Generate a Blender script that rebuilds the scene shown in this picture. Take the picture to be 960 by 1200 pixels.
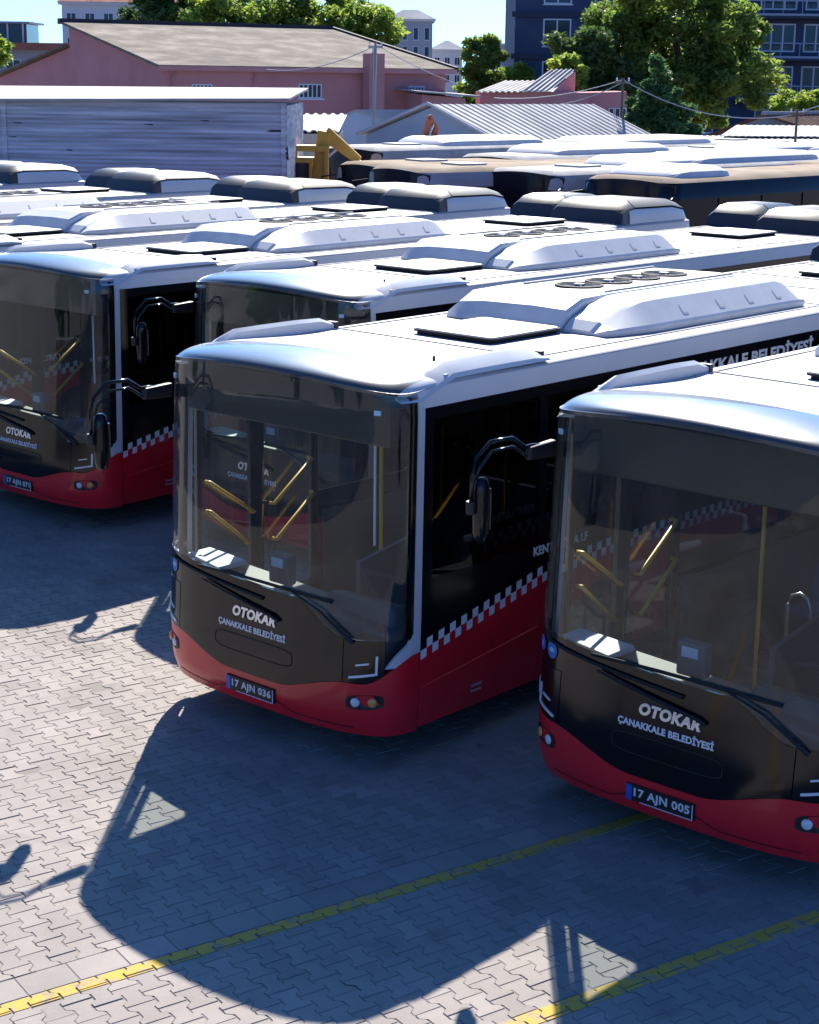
import bpy, math, random
import numpy as np
from mathutils import Vector, Matrix
PI = math.pi
R = math.radians
random.seed(7)
rng = np.random.default_rng(7)
for o in list(bpy.data.objects):
    bpy.data.objects.remove(o)
scene = bpy.context.scene
COL = scene.collection

# ------------------------------------------------------------------ camera
cam_d = bpy.data.cameras.new('camera')
cam = bpy.data.objects.new('camera', cam_d)
COL.objects.link(cam)
cam.matrix_world = (Matrix.Translation((0, 0, 4.968)) @ Matrix.Rotation(PI / 2 - .25036, 4, 'X')
                    @ Matrix.Rotation(.01222, 4, 'Z'))
cam_d.sensor_fit = 'VERTICAL'
cam_d.sensor_height = 24
cam_d.lens = 24 * 1991.7 / 1200
cam_d.clip_start = .1
cam_d.clip_end = 3000
scene.camera = cam

# ------------------------------------------------------------------ sky, sun, exposure
SUN_EL, SUN_AZ = R(38.5), R(3.0)
world = bpy.data.worlds.new('World')
scene.world = world
world.use_nodes = True
wn = world.node_tree.nodes
wl = world.node_tree.links
sky = wn.new('ShaderNodeTexSky')
sky.sky_type = 'NISHITA'
sky.sun_disc = False
sky.sun_elevation = SUN_EL
sky.sun_rotation = SUN_AZ
sky.air_density = .5
sky.dust_density = 1.0
sky.ozone_density = 3.0
sky_tint = wn.new('ShaderNodeMix')                  # one even blue filter over the whole sky
sky_tint.data_type = 'RGBA'
sky_tint.blend_type = 'MULTIPLY'
sky_tint.inputs[0].default_value = 1
sky_tint.inputs[7].default_value = (.34, .72, 1.18, 1)
wl.new(sky.outputs[0], sky_tint.inputs[6])
wl.new(sky_tint.outputs[2], wn['Background'].inputs[0])
wn['Background'].inputs[1].default_value = .095
sun_d = bpy.data.lights.new('sun', 'SUN')
sun_d.energy = 4.2
sun_d.angle = R(.5)
sun_d.color = (1, .925, .82)
sun = bpy.data.objects.new('sun', sun_d)
COL.objects.link(sun)
to_sun = Vector((math.sin(SUN_AZ) * math.cos(SUN_EL), math.cos(SUN_AZ) * math.cos(SUN_EL), math.sin(SUN_EL)))
sun.rotation_euler = to_sun.to_track_quat('Z', 'Y').to_euler()
sun.location = (0, 0, 40)
vs = scene.view_settings
vs.view_transform = 'Standard'
vs.look = 'None'
vs.gamma = 1
vs.use_curve_mapping = False
vs.exposure = 1.2
scene.cycles.max_bounces = 12
scene.cycles.transparent_max_bounces = 24
scene.cycles.caustics_reflective = False
scene.cycles.caustics_refractive = False

# ------------------------------------------------------------------ materials
def mat(name, col, rough=.5, metal=0., coat=0., noise=None, bump=None, spec=None, stretch=None):
    """noise=(scale, amount) varies the colour, bump=(scale, strength, distance) gives fine relief."""
    m = bpy.data.materials.new(name)
    m.use_nodes = True
    n, l = m.node_tree.nodes, m.node_tree.links
    b = n['Principled BSDF']
    b.inputs['Base Color'].default_value = (*col, 1)
    b.inputs['Roughness'].default_value = rough
    b.inputs['Metallic'].default_value = metal
    b.inputs['Coat Weight'].default_value = coat
    b.inputs['Coat Roughness'].default_value = .05
    if spec is not None:
        b.inputs['Specular IOR Level'].default_value = spec
    if noise or bump:
        tc = n.new('ShaderNodeTexCoord')
    if noise:
        t = n.new('ShaderNodeTexNoise')
        t.inputs['Scale'].default_value = noise[0]
        t.inputs['Detail'].default_value = 8
        t.inputs['Roughness'].default_value = .65
        if stretch:
            mp = n.new('ShaderNodeMapping')
            mp.inputs['Scale'].default_value = stretch
            l.new(tc.outputs['Object'], mp.inputs[0])
            l.new(mp.outputs[0], t.inputs['Vector'])
        else:
            l.new(tc.outputs['Object'], t.inputs['Vector'])
        mr = n.new('ShaderNodeMapRange')
        mr.inputs[1].default_value = .3
        mr.inputs[2].default_value = .7
        mr.inputs[3].default_value = 1 - noise[1]
        mr.inputs[4].default_value = 1 + noise[1] * .5
        l.new(t.outputs[0], mr.inputs[0])
        mx = n.new('ShaderNodeMix')
        mx.data_type = 'RGBA'
        mx.blend_type = 'MULTIPLY'
        mx.inputs[0].default_value = 1
        mx.inputs[6].default_value = (*col, 1)
        l.new(mr.outputs[0], mx.inputs[7])
        l.new(mx.outputs[2], b.inputs['Base Color'])
        mr2 = n.new('ShaderNodeMapRange')
        mr2.inputs[3].default_value = rough * 1.25
        mr2.inputs[4].default_value = rough * .8
        l.new(t.outputs[0], mr2.inputs[0])
        l.new(mr2.outputs[0], b.inputs['Roughness'])
    if bump:
        t2 = n.new('ShaderNodeTexNoise')
        t2.inputs['Scale'].default_value = bump[0]
        t2.inputs['Detail'].default_value = 4
        l.new(tc.outputs['Object'], t2.inputs['Vector'])
        bp = n.new('ShaderNodeBump')
        bp.inputs['Strength'].default_value = bump[1]
        bp.inputs['Distance'].default_value = bump[2]
        l.new(t2.outputs[0], bp.inputs['Height'])
        l.new(bp.outputs[0], b.inputs['Normal'])
    return m

def glass_mat(name, tint, ior=1.6, rough=.0, film=0., film_col=(.3, .3, .3)):
    """see-through pane: tinted transparency under a Fresnel reflection, with a pale film painting in hazy reflections"""
    m = bpy.data.materials.new(name)
    m.use_nodes = True
    n, l = m.node_tree.nodes, m.node_tree.links
    n.remove(n['Principled BSDF'])
    out = n['Material Output']
    tr = n.new('ShaderNodeBsdfTransparent')
    tr.inputs[0].default_value = (*tint, 1)
    gl = n.new('ShaderNodeBsdfGlossy')
    gl.inputs['Roughness'].default_value = rough
    fr = n.new('ShaderNodeFresnel')
    gg = n.new('ShaderNodeNewGeometry')          # same reflectance from both sides of a thin pane
    io = n.new('ShaderNodeMapRange')
    io.inputs[3].default_value = ior
    io.inputs[4].default_value = 1 / ior
    l.new(gg.outputs['Backfacing'], io.inputs[0])
    l.new(io.outputs[0], fr.inputs[0])
    mx = n.new('ShaderNodeMixShader')
    l.new(fr.outputs[0], mx.inputs[0])
    base = tr
    if film > 0:  # pale diffuse veil stands in for haze in the reflections
        df = n.new('ShaderNodeBsdfDiffuse')
        df.inputs[0].default_value = (*film_col, 1)
        m2 = n.new('ShaderNodeMixShader')
        tc = n.new('ShaderNodeTexCoord')
        t = n.new('ShaderNodeTexNoise')
        t.inputs['Scale'].default_value = 2.5
        t.inputs['Detail'].default_value = 6
        l.new(tc.outputs['Object'], t.inputs['Vector'])
        mr = n.new('ShaderNodeMapRange')
        mr.inputs[1].default_value = .3
        mr.inputs[2].default_value = .75
        mr.inputs[3].default_value = film * .4
        mr.inputs[4].default_value = film * 1.5
        l.new(t.outputs[0], mr.inputs[0])
        l.new(mr.outputs[0], m2.inputs[0])
        l.new(tr.outputs[0], m2.inputs[1])
        l.new(df.outputs[0], m2.inputs[2])
        base = m2
    l.new(base.outputs[0], mx.inputs[1])
    l.new(gl.outputs[0], mx.inputs[2])
    l.new(mx.outputs[0], out.inputs[0])
    return m

M = dict(
    red=mat('red paint', (.80, .014, .030), .32, coat=.4, noise=(1.5, .15)),
    black=mat('black gloss paint', (.006, .007, .009), .12, noise=(2.2, .25), spec=.42),
    blacktrim=mat('black trim', (.012, .012, .014), .5),
    rubber=mat('rubber', (.018, .018, .018), .8),
    white=mat('white paint', (.62, .63, .64), .35, coat=.1, noise=(3, .05)),
    roof=mat('white roof', (.53, .515, .495), .6, noise=(.9, .28), bump=(6, .06, .02), stretch=(1.6, .35, 1)),
    acwhite=mat('white plastic', (.62, .62, .62), .45, noise=(2.5, .16)),
    cap=mat('dark glossy cap paint', (.065, .067, .072), .28, coat=.5, noise=(2, .22)),
    poddark=mat('dark pod plastic', (.018, .021, .03), .38, noise=(5, .2)),
    podtop=mat('grey pod top', (.055, .060, .072), .55, noise=(3, .25), spec=.3),
    silver=mat('silver lettering', (.85, .86, .88), .25, metal=.6),
    lettering=mat('white lettering', (.80, .82, .85), .5),
    plateblue=mat('plate blue', (.02, .11, .55), .4),
    blue=mat('blue sticker', (.03, .20, .62), .35),
    cyan=mat('pale cyan lens', (.45, .75, .80), .2),
    lamp=mat('lamp lens', (.8, .82, .85), .12, coat=.5),
    amber=mat('amber lens', (.85, .38, .10), .2, coat=.5),
    redlens=mat('red lens', (.5, .01, .02), .2, coat=.5),
    yellow=mat('yellow rail', (.80, .42, .02), .35),
    steel=mat('steel', (.6, .6, .6), .3, metal=.9),
    intgrey=mat('grey lining', (.42, .42, .43), .7),
    intlight=mat('pale lining', (.72, .72, .72), .6),
    intdark=mat('dark dashboard', (.09, .09, .095), .6),
    intfloor=mat('bus floor', (.28, .28, .29), .7, noise=(12, .3)),
    seat=mat('seat fabric', (.16, .24, .42), .85),
    display=mat('display glass', (.012, .016, .016), .2),
    rim=mat('wheel rim', (.5, .5, .5), .45, metal=.6),
    windshield=glass_mat('windshield glass', (.95, .985, .98), 1.38, film=.030, film_col=(.42, .42, .41)),
    doorglass=glass_mat('door glass', (.92, .95, .94), 1.4),
    sideglass=glass_mat('side glass', (.20, .21, .22), 1.5),
    clearside=glass_mat('clear side glass', (.72, .75, .75), 1.5),
    mirror=mat('mirror glass', (.8, .8, .8), .02, metal=1),
)

# ------------------------------------------------------------------ mesh helpers
def link(name, me, m=None, parent=None, smooth=False):
    o = bpy.data.objects.new(name, me)
    COL.objects.link(o)
    if m is not None:
        me.materials.append(m)
    if parent is not None:
        o.parent = parent
    if smooth:
        me.polygons.foreach_set('use_smooth', [True] * len(me.polygons))
    return o

class MB:
    def __init__(s):
        s.v = []
        s.f = []
    def add(s, v, f):
        k = len(s.v)
        s.v += [tuple(p) for p in v]
        s.f += [tuple(i + k for i in q) for q in f]
        return s
    def box(s, x0, x1, y0, y1, z0, z1):
        return s.add([(x0, y0, z0), (x1, y0, z0), (x1, y1, z0), (x0, y1, z0), (x0, y0, z1), (x1, y0, z1), (x1, y1, z1), (x0, y1, z1)],
                     [(3, 2, 1, 0), (4, 5, 6, 7), (0, 1, 5, 4), (1, 2, 6, 5), (2, 3, 7, 6), (3, 0, 4, 7)])
    def hexa(s, p):                                   # eight corners, bottom four then top four
        return s.add(p, [(3, 2, 1, 0), (4, 5, 6, 7), (0, 1, 5, 4), (1, 2, 6, 5), (2, 3, 7, 6), (3, 0, 4, 7)])
    def prism(s, poly, a, b):                         # poly of 3-D points swept from offset a to offset b
        n = len(poly)
        v = [tuple(Vector(p) + Vector(a)) for p in poly] + [tuple(Vector(p) + Vector(b)) for p in poly]
        return s.add(v, [tuple(range(n))[::-1], tuple(range(n, 2 * n))] + [(i, (i + 1) % n, n + (i + 1) % n, n + i) for i in range(n)])
    def tube(s, pts, r, n=8, caps=True):
        pts = [Vector(p) for p in pts]
        rs = r if isinstance(r, (list, tuple)) else [r] * len(pts)
        rings = []
        up = Vector((0, 0, 1))
        for i, p in enumerate(pts):
            d = (pts[min(i + 1, len(pts) - 1)] - pts[max(i - 1, 0)]).normalized()
            a = d.cross(up)
            if a.length < .1:
                a = d.cross(Vector((1, 0, 0)))
            a.normalize()
            b = d.cross(a).normalized()
            rings.append([p + (a * math.cos(2 * PI * k / n) + b * math.sin(2 * PI * k / n)) * rs[i] for k in range(n)])
        v = [q for r_ in rings for q in r_]
        f = []
        for i in range(len(pts) - 1):
            for k in range(n):
                f.append((i * n + k, i * n + (k + 1) % n, (i + 1) * n + (k + 1) % n, (i + 1) * n + k))
        if caps:
            f.append(tuple(range(n))[::-1])
            f.append(tuple((len(pts) - 1) * n + k for k in range(n)))
        return s.add(v, f)
    def grid(s, P, thick=None, inner=None):
        """P[i][j] outer points; inner[i][j] gives the closed back side"""
        nu, nv = len(P), len(P[0])
        k = len(s.v)
        idx = lambda i, j: k + i * nv + j
        s.v += [tuple(P[i][j]) for i in range(nu) for j in range(nv)]
        s.f += [(idx(i, j), idx(i + 1, j), idx(i + 1, j + 1), idx(i, j + 1)) for i in range(nu - 1) for j in range(nv - 1)]
        if inner is not None:
            k2 = len(s.v)
            id2 = lambda i, j: k2 + i * nv + j
            s.v += [tuple(inner[i][j]) for i in range(nu) for j in range(nv)]
            s.f += [(id2(i, j + 1), id2(i + 1, j + 1), id2(i + 1, j), id2(i, j)) for i in range(nu - 1) for j in range(nv - 1)]
            for i in range(nu - 1):
                s.f.append((idx(i + 1, 0), idx(i, 0), id2(i, 0), id2(i + 1, 0)))
                s.f.append((idx(i, nv - 1), idx(i + 1, nv - 1), id2(i + 1, nv - 1), id2(i, nv - 1)))
            for j in range(nv - 1):
                s.f.append((idx(0, j), idx(0, j + 1), id2(0, j + 1), id2(0, j)))
                s.f.append((idx(nu - 1, j + 1), idx(nu - 1, j), id2(nu - 1, j), id2(nu - 1, j + 1)))
        return s
    def mesh(s, name, smooth=False):
        me = bpy.data.meshes.new(name)
        me.from_pydata(s.v, [], s.f)
        me.update()
        return me
    def build(s, name, m, parent=None, smooth=False, bevel=0., seg=2, autosmooth=None):
        o = link(name, s.mesh(name), m, parent, smooth or autosmooth is not None)
        if autosmooth is not None:
            o.data.set_sharp_from_angle(angle=R(autosmooth))
        if bevel:
            b = o.modifiers.new('bevel', 'BEVEL')
            b.width = bevel
            b.segments = seg
            b.limit_method = 'ANGLE'
            b.angle_limit = R(35)
        return o

def tag(o, label, cat, group=None):
    o['label'] = label
    o['category'] = cat
    if group:
        o['group'] = group
    return o

def empty(name, loc=(0, 0, 0), rz=0.):
    o = bpy.data.objects.new(name, None)
    COL.objects.link(o)
    o.location = loc
    o.rotation_euler = (0, 0, rz)
    o.empty_display_size = .3
    return o

def struct(o, kind='structure'):
    o['kind'] = kind
    return o

def copy_tree(o, parent=None, skip=()):
    c = o.copy()
    COL.objects.link(c)
    c.parent = parent
    for ch in o.children:
        if ch.name.split('.')[0] not in skip:
            copy_tree(ch, c, skip)
    return c

def text_geo(body, size, offset=0., shear=0., spacing=1., extrude=0.):
    cu = bpy.data.curves.new('text', 'FONT')
    cu.body = body
    cu.size = size
    cu.offset = offset
    cu.shear = shear
    cu.space_character = spacing
    cu.align_x = 'CENTER'
    cu.align_y = 'CENTER'
    cu.extrude = extrude
    cu.resolution_u = 3
    o = bpy.data.objects.new('text', cu)
    COL.objects.link(o)
    bpy.context.view_layer.update()
    me = bpy.data.meshes.new_from_object(o.evaluated_get(bpy.context.evaluated_depsgraph_get()))
    v = [tuple(p.co) for p in me.vertices]
    f = [tuple(p.vertices) for p in me.polygons]
    bpy.data.objects.remove(o)
    bpy.data.curves.remove(cu)
    bpy.data.meshes.remove(me)
    return v, f

def fit_text(v, width, height):
    xs = [p[0] for p in v]
    ys = [p[1] for p in v]
    cx, cy = (min(xs) + max(xs)) / 2, (min(ys) + max(ys)) / 2
    kx, ky = width / (max(xs) - min(xs)), height / (max(ys) - min(ys))
    return [((p[0] - cx) * kx, (p[1] - cy) * ky, p[2]) for p in v]

# ------------------------------------------------------------------ the yard: base, pavers, kerb course, painted lines
def ground_mat():
    m = mat('yard base', (.20, .19, .185), .9)
    n, l = m.node_tree.nodes, m.node_tree.links
    b = n['Principled BSDF']
    tc = n.new('ShaderNodeTexCoord')
    t = n.new('ShaderNodeTexNoise')
    t.inputs['Scale'].default_value = .35
    t.inputs['Detail'].default_value = 10
    t2 = n.new('ShaderNodeTexNoise')
    t2.inputs['Scale'].default_value = 14
    t2.inputs['Detail'].default_value = 4
    l.new(tc.outputs['Object'], t.inputs[0])
    l.new(tc.outputs['Object'], t2.inputs[0])
    ad = n.new('ShaderNodeMath')
    ad.operation = 'MULTIPLY_ADD'
    ad.inputs[1].default_value = .35
    l.new(t2.outputs[0], ad.inputs[0])
    l.new(t.outputs[0], ad.inputs[2])
    r = n.new('ShaderNodeValToRGB')
    r.color_ramp.elements[0].position = .45
    r.color_ramp.elements[0].color = (.21, .19, .17, 1)
    r.color_ramp.elements[1].position = .85
    r.color_ramp.elements[1].color = (.24, .22, .20, 1)
    l.new(ad.outputs[0], r.inputs[0])
    l.new(r.outputs[0], b.inputs['Base Color'])
    return m

g = MB()
g.add([(-900, -300, -.0036), (900, -300, -.0036), (900, 1500, -.0036), (-900, 1500, -.0036)], [(0, 1, 2, 3)])
ground = struct(g.build('ground', ground_mat()))

def paver_mat(name, yellow=False):
    m = mat(name, (.4, .38, .36), .85)
    n, l = m.node_tree.nodes, m.node_tree.links
    b = n['Principled BSDF']
    oi = n.new('ShaderNodeObjectInfo')
    at = n.new('ShaderNodeAttribute')
    at.attribute_name = 'tint'
    ad = n.new('ShaderNodeMath')
    ad.operation = 'ADD'
    l.new(oi.outputs['Random'], ad.inputs[0])
    l.new(at.outputs['Fac'], ad.inputs[1])
    fr = n.new('ShaderNodeMath')
    fr.operation = 'FRACT'
    l.new(ad.outputs[0], fr.inputs[0])
    r = n.new('ShaderNodeValToRGB')
    e = r.color_ramp.elements
    e[0].position = 0
    e[0].color = (.275, .245, .225, 1)
    e[1].position = 1
    e[1].color = (.385, .345, .318, 1)
    x = e.new(.06)
    x.color = (.315, .282, .26, 1)
    x = e.new(.9)
    x.color = (.36, .325, .298, 1)
    l.new(fr.outputs[0], r.inputs[0])
    geo = n.new('ShaderNodeNewGeometry')
    t = n.new('ShaderNodeTexNoise')
    t.inputs['Scale'].default_value = 1.1
    t.inputs['Detail'].default_value = 9
    t.inputs['Roughness'].default_value = .7
    l.new(geo.outputs['Position'], t.inputs[0])
    mr = n.new('ShaderNodeMapRange')
    mr.inputs[1].default_value = .3
    mr.inputs[2].default_value = .7
    mr.inputs[3].default_value = .78
    mr.inputs[4].default_value = 1.1
    l.new(t.outputs[0], mr.inputs[0])
    g2 = n.new('ShaderNodeTexNoise')
    g2.inputs['Scale'].default_value = 160
    g2.inputs['Detail'].default_value = 3
    l.new(geo.outputs['Position'], g2.inputs[0])
    mr2 = n.new('ShaderNodeMapRange')
    mr2.inputs[1].default_value = .3
    mr2.inputs[2].default_value = .7
    mr2.inputs[3].default_value = .86
    mr2.inputs[4].default_value = 1.1
    l.new(g2.outputs[0], mr2.inputs[0])
    mu = n.new('ShaderNodeMath')
    mu.operation = 'MULTIPLY'
    l.new(mr.outputs[0], mu.inputs[0])
    l.new(mr2.outputs[0], mu.inputs[1])
    mx = n.new('ShaderNodeMix')
    mx.data_type = 'RGBA'
    mx.blend_type = 'MULTIPLY'
    mx.inputs[0].default_value = 1
    l.new(r.outputs[0], mx.inputs[6])
    l.new(mu.outputs[0], mx.inputs[7])
    src = mx.outputs[2]
    sn = n.new('ShaderNodeTexNoise')                # oil drips and tyre scuffs
    sn.inputs['Scale'].default_value = 1.7
    sn.inputs['Detail'].default_value = 5
    sn.inputs['Distortion'].default_value = .6
    l.new(geo.outputs['Position'], sn.inputs[0])
    smr = n.new('ShaderNodeMapRange')
    smr.inputs[1].default_value = .60
    smr.inputs[2].default_value = .76
    smr.inputs[3].default_value = 0
    smr.inputs[4].default_value = .55
    l.new(sn.outputs[0], smr.inputs[0])
    smx = n.new('ShaderNodeMix')
    smx.data_type = 'RGBA'
    smx.inputs[7].default_value = (.15, .135, .125, 1)
    l.new(smr.outputs[0], smx.inputs[0])
    l.new(src, smx.inputs[6])
    src = smx.outputs[2]
    if yellow:
        w = n.new('ShaderNodeTexNoise')
        w.inputs['Scale'].default_value = 9
        w.inputs['Detail'].default_value = 9
        w.inputs['Roughness'].default_value = .75
        l.new(geo.outputs['Position'], w.inputs[0])
        mr3 = n.new('ShaderNodeMapRange')
        mr3.inputs[1].default_value = .36
        mr3.inputs[2].default_value = .52
        l.new(w.outputs[0], mr3.inputs[0])
        mx2 = n.new('ShaderNodeMix')
        mx2.data_type = 'RGBA'
        l.new(mr3.outputs[0], mx2.inputs[0])
        l.new(src, mx2.inputs[6])
        mx2.inputs[7].default_value = (.60, .40, .06, 1)
        src = mx2.outputs[2]
    l.new(src, b.inputs['Base Color'])
    bp = n.new('ShaderNodeBump')
    bp.inputs['Strength'].default_value = .35
    bp.inputs['Distance'].default_value = .003
    l.new(g2.outputs[0], bp.inputs['Height'])
    l.new(bp.outputs[0], b.inputs['Normal'])
    return m

M['paver'] = paver_mat('concrete paver')
M['yellowpaint'] = paver_mat('yellow line paint', True)
UA = R(34.3)
U = np.array([math.cos(UA), math.sin(UA)])
V = np.array([-math.sin(UA), math.cos(UA)])
PW, PL, AMP = .143, .206, .019
O0 = np.array([-2.10, 8.60])                       # a point of the kerb course
def outline(gap=.0026):
    h, w, a = PL / 2 - gap, PW / 2 - gap, AMP
    side = [(w + a, -h), (w + a, -h * .66), (w - a, -h * .36), (w - a, h * .36), (w + a, h * .66), (w + a, h)]
    return np.array(side + [(-x, -y) for x, y in side])
OUT = outline()
INN = OUT - np.sign(OUT) * .0036
NP = len(OUT)
def paver_faces(k):
    return [tuple(range(k, k + NP))] + [(k + NP + i, k + NP + (i + 1) % NP, k + (i + 1) % NP, k + i) for i in range(NP)]
pv = np.r_[np.c_[INN, np.zeros(NP)], np.c_[OUT, np.full(NP, -.0045)]]
pav_me = bpy.data.meshes.new('paver')
pav_me.from_pydata([tuple(p) for p in pv], [], paver_faces(0))
pav_me.materials.append(M['paver'])

# band of the kerb course and lines, measured along V from O0
KERB = (-.115, .115)
LINE1 = (-.235, -.128)
lineA2, lineB2 = np.array([.66, 8.27]), np.array([2.56, 9.53])
d2 = (lineB2 - lineA2) / np.linalg.norm(lineB2 - lineA2)
n2 = np.array([-d2[1], d2[0]])
def cam_px(P):
    z = P[2] - 4.968
    p = .25036
    d = P[1] * math.cos(p) - z * math.sin(p)
    u = P[1] * math.sin(p) + z * math.cos(p)
    return 480 + 1991.7 * P[0] / d, 600 - 1991.7 * u / d, d
spots = []
for sgn in (1, -1):                                # both sides of the kerb course
    for i in range(-75, 76):
        for j in range(0, 75):
            off = (i % 2) * .5
            v = (KERB[1] + PL / 2 + (j + off - .5) * PL) if sgn > 0 else (KERB[0] - PL / 2 - (j + off - .5) * PL)
            half = abs(v) - PL / 2 < KERB[1] - .01
            c = O0 + U * i * PW + V * v
            if -7.5 < c[0] < 7.5 and 5.8 < c[1] < 21.5:
                spots.append((c[0], c[1], half, sgn))
vis = []
for k, (x, y, half, sgn) in enumerate(spots):
    px, py, d = cam_px((x, y, 0))
    # in the frame and not under the parked buses
    if -10 < px < 970 and py < 1215 and not half:
        bx = (x - 1.662) * .742 + (y - 10.292) * -.670
        by = (x - 1.662) * .670 + (y - 10.292) * .742
        if abs(bx) < 1.2 and by > .3:
            continue
        bx = (x + 1.199) * .746 + (y - 12.301) * -.666
        by = (x + 1.199) * .666 + (y - 12.301) * .746
        if abs(bx) < 1.2 and by > .3:
            continue
        if px > 700 and py > 960 - (px - 700) * .25 and False:
            continue
        vis.append((d, k))
vis.sort()
single = set(k for d, k in vis[:300])
pavement = struct(empty('paved_yard', (0, 0, 0)))
sv, sf, st = [], [], []
rz = UA
ca, sa = math.cos(rz), math.sin(rz)
Rm = np.array([[ca, -sa], [sa, ca]])
paint_src = []
for k, (x, y, half, sgn) in enumerate(spots):
    dz = rng.normal(0, .0013)
    ang = rng.normal(0, .006)
    if k in single:
        o = bpy.data.objects.new('paver', pav_me)
        COL.objects.link(o)
        o.parent = pavement
        o.location = (x, y, dz)
        o.rotation_euler = (rng.normal(0, .006), rng.normal(0, .006), rz + ang)
    else:
        q = pv.copy()
        if half:                                   # cut block against the kerb course
            lo = -.0 * PL
            if sgn > 0:
                q[:, 1] = np.maximum(q[:, 1], .004)
            else:
                q[:, 1] = np.minimum(q[:, 1], -.004)
        ca2, sa2 = math.cos(rz + ang), math.sin(rz + ang)
        q2 = q.copy()
        q2[:, 0] = q[:, 0] * ca2 - q[:, 1] * sa2 + x
        q2[:, 1] = q[:, 0] * sa2 + q[:, 1] * ca2 + y
        q2[:, 2] += dz + q[:, 0] * rng.normal(0, .006) + q[:, 1] * rng.normal(0, .006)
        sf += paver_faces(len(sv))
        sv += [tuple(p) for p in q2]
        st += [rng.random()] * len(q2)
    paint_src.append((x, y, dz, half, sgn))
me = bpy.data.meshes.new('pavers')
me.from_pydata(sv, [], sf)
at = me.attributes.new('tint', 'FLOAT', 'POINT')
at.data.foreach_set('value', st)
struct(link('pavers', me, M['paver'], pavement), 'stuff')
# plain kerb stones laid flush in one course
kb = MB().add([(-.149, -.108, 0), (.149, -.108, 0), (.149, .108, 0), (-.149, .108, 0), (-.153, -.112, -.0045), (.153, -.112, -.0045), (.153, .112, -.0045), (-.153, .112, -.0045)],
              [(0, 1, 2, 3), (4, 5, 1, 0), (5, 6, 2, 1), (6, 7, 3, 2), (7, 4, 0, 3)])
kerb_me = kb.mesh('kerb_stone')
kerb_me.materials.append(M['paver'])
for i in range(-14, 34):
    c = O0 + U * (i * .31 + .1)
    if c[1] > 5.9:
        o = bpy.data.objects.new('kerb_stone', kerb_me)
        COL.objects.link(o)
        o.parent = pavement
        o.location = (c[0], c[1], rng.normal(0, .001))
        o.rotation_euler = (0, 0, UA + rng.normal(0, .004))
# painted lines: the tops of the pavers clipped to the band, a paint film above
def clip(poly, nx, ny, c, keep_less):
    out = []
    for i in range(len(poly)):
        a, b = poly[i], poly[(i + 1) % len(poly)]
        da, db = a[0] * nx + a[1] * ny - c, b[0] * nx + b[1] * ny - c
        if not keep_less:
            da, db = -da, -db
        if da <= 0:
            out.append(a)
        if da * db < 0:
            t = da / (da - db)
            out.append((a[0] + (b[0] - a[0]) * t, a[1] + (b[1] - a[1]) * t))
    return out
def paint_line(A, dirv, nrm, lo, hi, tmax, name):
    mb = MB()
    c0 = A @ nrm
    for x, y, dz, half, sgn in paint_src:
        if abs((np.array([x, y]) - A) @ nrm - (lo + hi) / 2) > .25:
            continue
        t = (np.array([x, y]) - A) @ dirv
        if t > tmax or t < -3:
            continue
        q = INN.copy() * .996
        if half:
            q[:, 1] = np.maximum(q[:, 1], .004) if sgn > 0 else np.minimum(q[:, 1], -.004)
        q = q @ Rm.T + np.array([x, y])
        poly = [tuple(p) for p in q]
        poly = clip(poly, nrm[0], nrm[1], c0 + hi, True)
        poly = clip(poly, nrm[0], nrm[1], c0 + lo, False)
        if len(poly) > 2:
            n = len(poly)
            mb.add([(p[0], p[1], max(dz, 0) + .0035) for p in poly] + [(p[0], p[1], -.002) for p in poly],
                   [tuple(range(n))] + [(n + i, n + (i + 1) % n, (i + 1) % n, i) for i in range(n)])
    return struct(mb.build(name, M['yellowpaint']))
paint_line(O0, U, V, LINE1[0], LINE1[1], 9, 'parking_line')
paint_line(lineA2, d2, n2, -.06, .06, 7, 'parking_line')

# ------------------------------------------------------------------ the city bus
W, YC, NE, L = 1.27, .52, 3.0, 12.0
_p = [(W * math.sin(i / 90 * PI / 2) ** (2 / NE) if i else 0., YC - YC * math.cos(i / 90 * PI / 2) ** (2 / NE) if i < 90 else YC) for i in range(91)]
_p += [(W, y) for y in np.linspace(YC, L - .22, 60)[1:]]
_p += [(W - .22 + .22 * math.cos(i / 12 * PI / 2), L - .22 + .22 * math.sin(i / 12 * PI / 2)) for i in range(1, 13)]
_p += [(x, L) for x in np.linspace(W - .22, 0, 8)[1:]]
_p = np.array(_p)
_s = np.r_[0, np.cumsum(np.hypot(*np.diff(_p, axis=0).T))]
S_END = _s[-1]
S_C = float(np.interp(YC, _p[:120, 1], _s[:120]))
RK = ([.26, .40, .72, 1.0, 1.25, 2.95], [.05, .0, .0, .02, .03, .11])
IN = ([.26, .5, 1.2, 2.69, 2.86], [.03, 0, 0, .02, .045])
def sy(y):                                           # path length at depth y on the side
    return S_C + y - YC
def sx(x):                                           # path length at half width x on the front
    return float(np.interp(abs(x), _p[:91, 0], _s[:91])) * (1 if x >= 0 else -1)
def S(s, z, off=0.):
    a = abs(s)
    x = np.interp(a, _s, _p[:, 0])
    y = np.interp(a, _s, _p[:, 1])
    e = .02
    tx = np.interp(a + e, _s, _p[:, 0]) - np.interp(a - e, _s, _p[:, 0])
    ty = np.interp(a + e, _s, _p[:, 1]) - np.interp(a - e, _s, _p[:, 1])
    if a < e:
        tx, ty = 1., 0.
    q = math.hypot(tx, ty) or 1.
    nx, ny = ty / q, -tx / q
    x = x * (1 - np.interp(z, *IN) / W)
    y = y + np.interp(z, *RK) * max(0., 1 - y / 1.0)
    x, y = x + nx * off, y + ny * off
    return (x if s >= 0 else -x, y, z)

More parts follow.
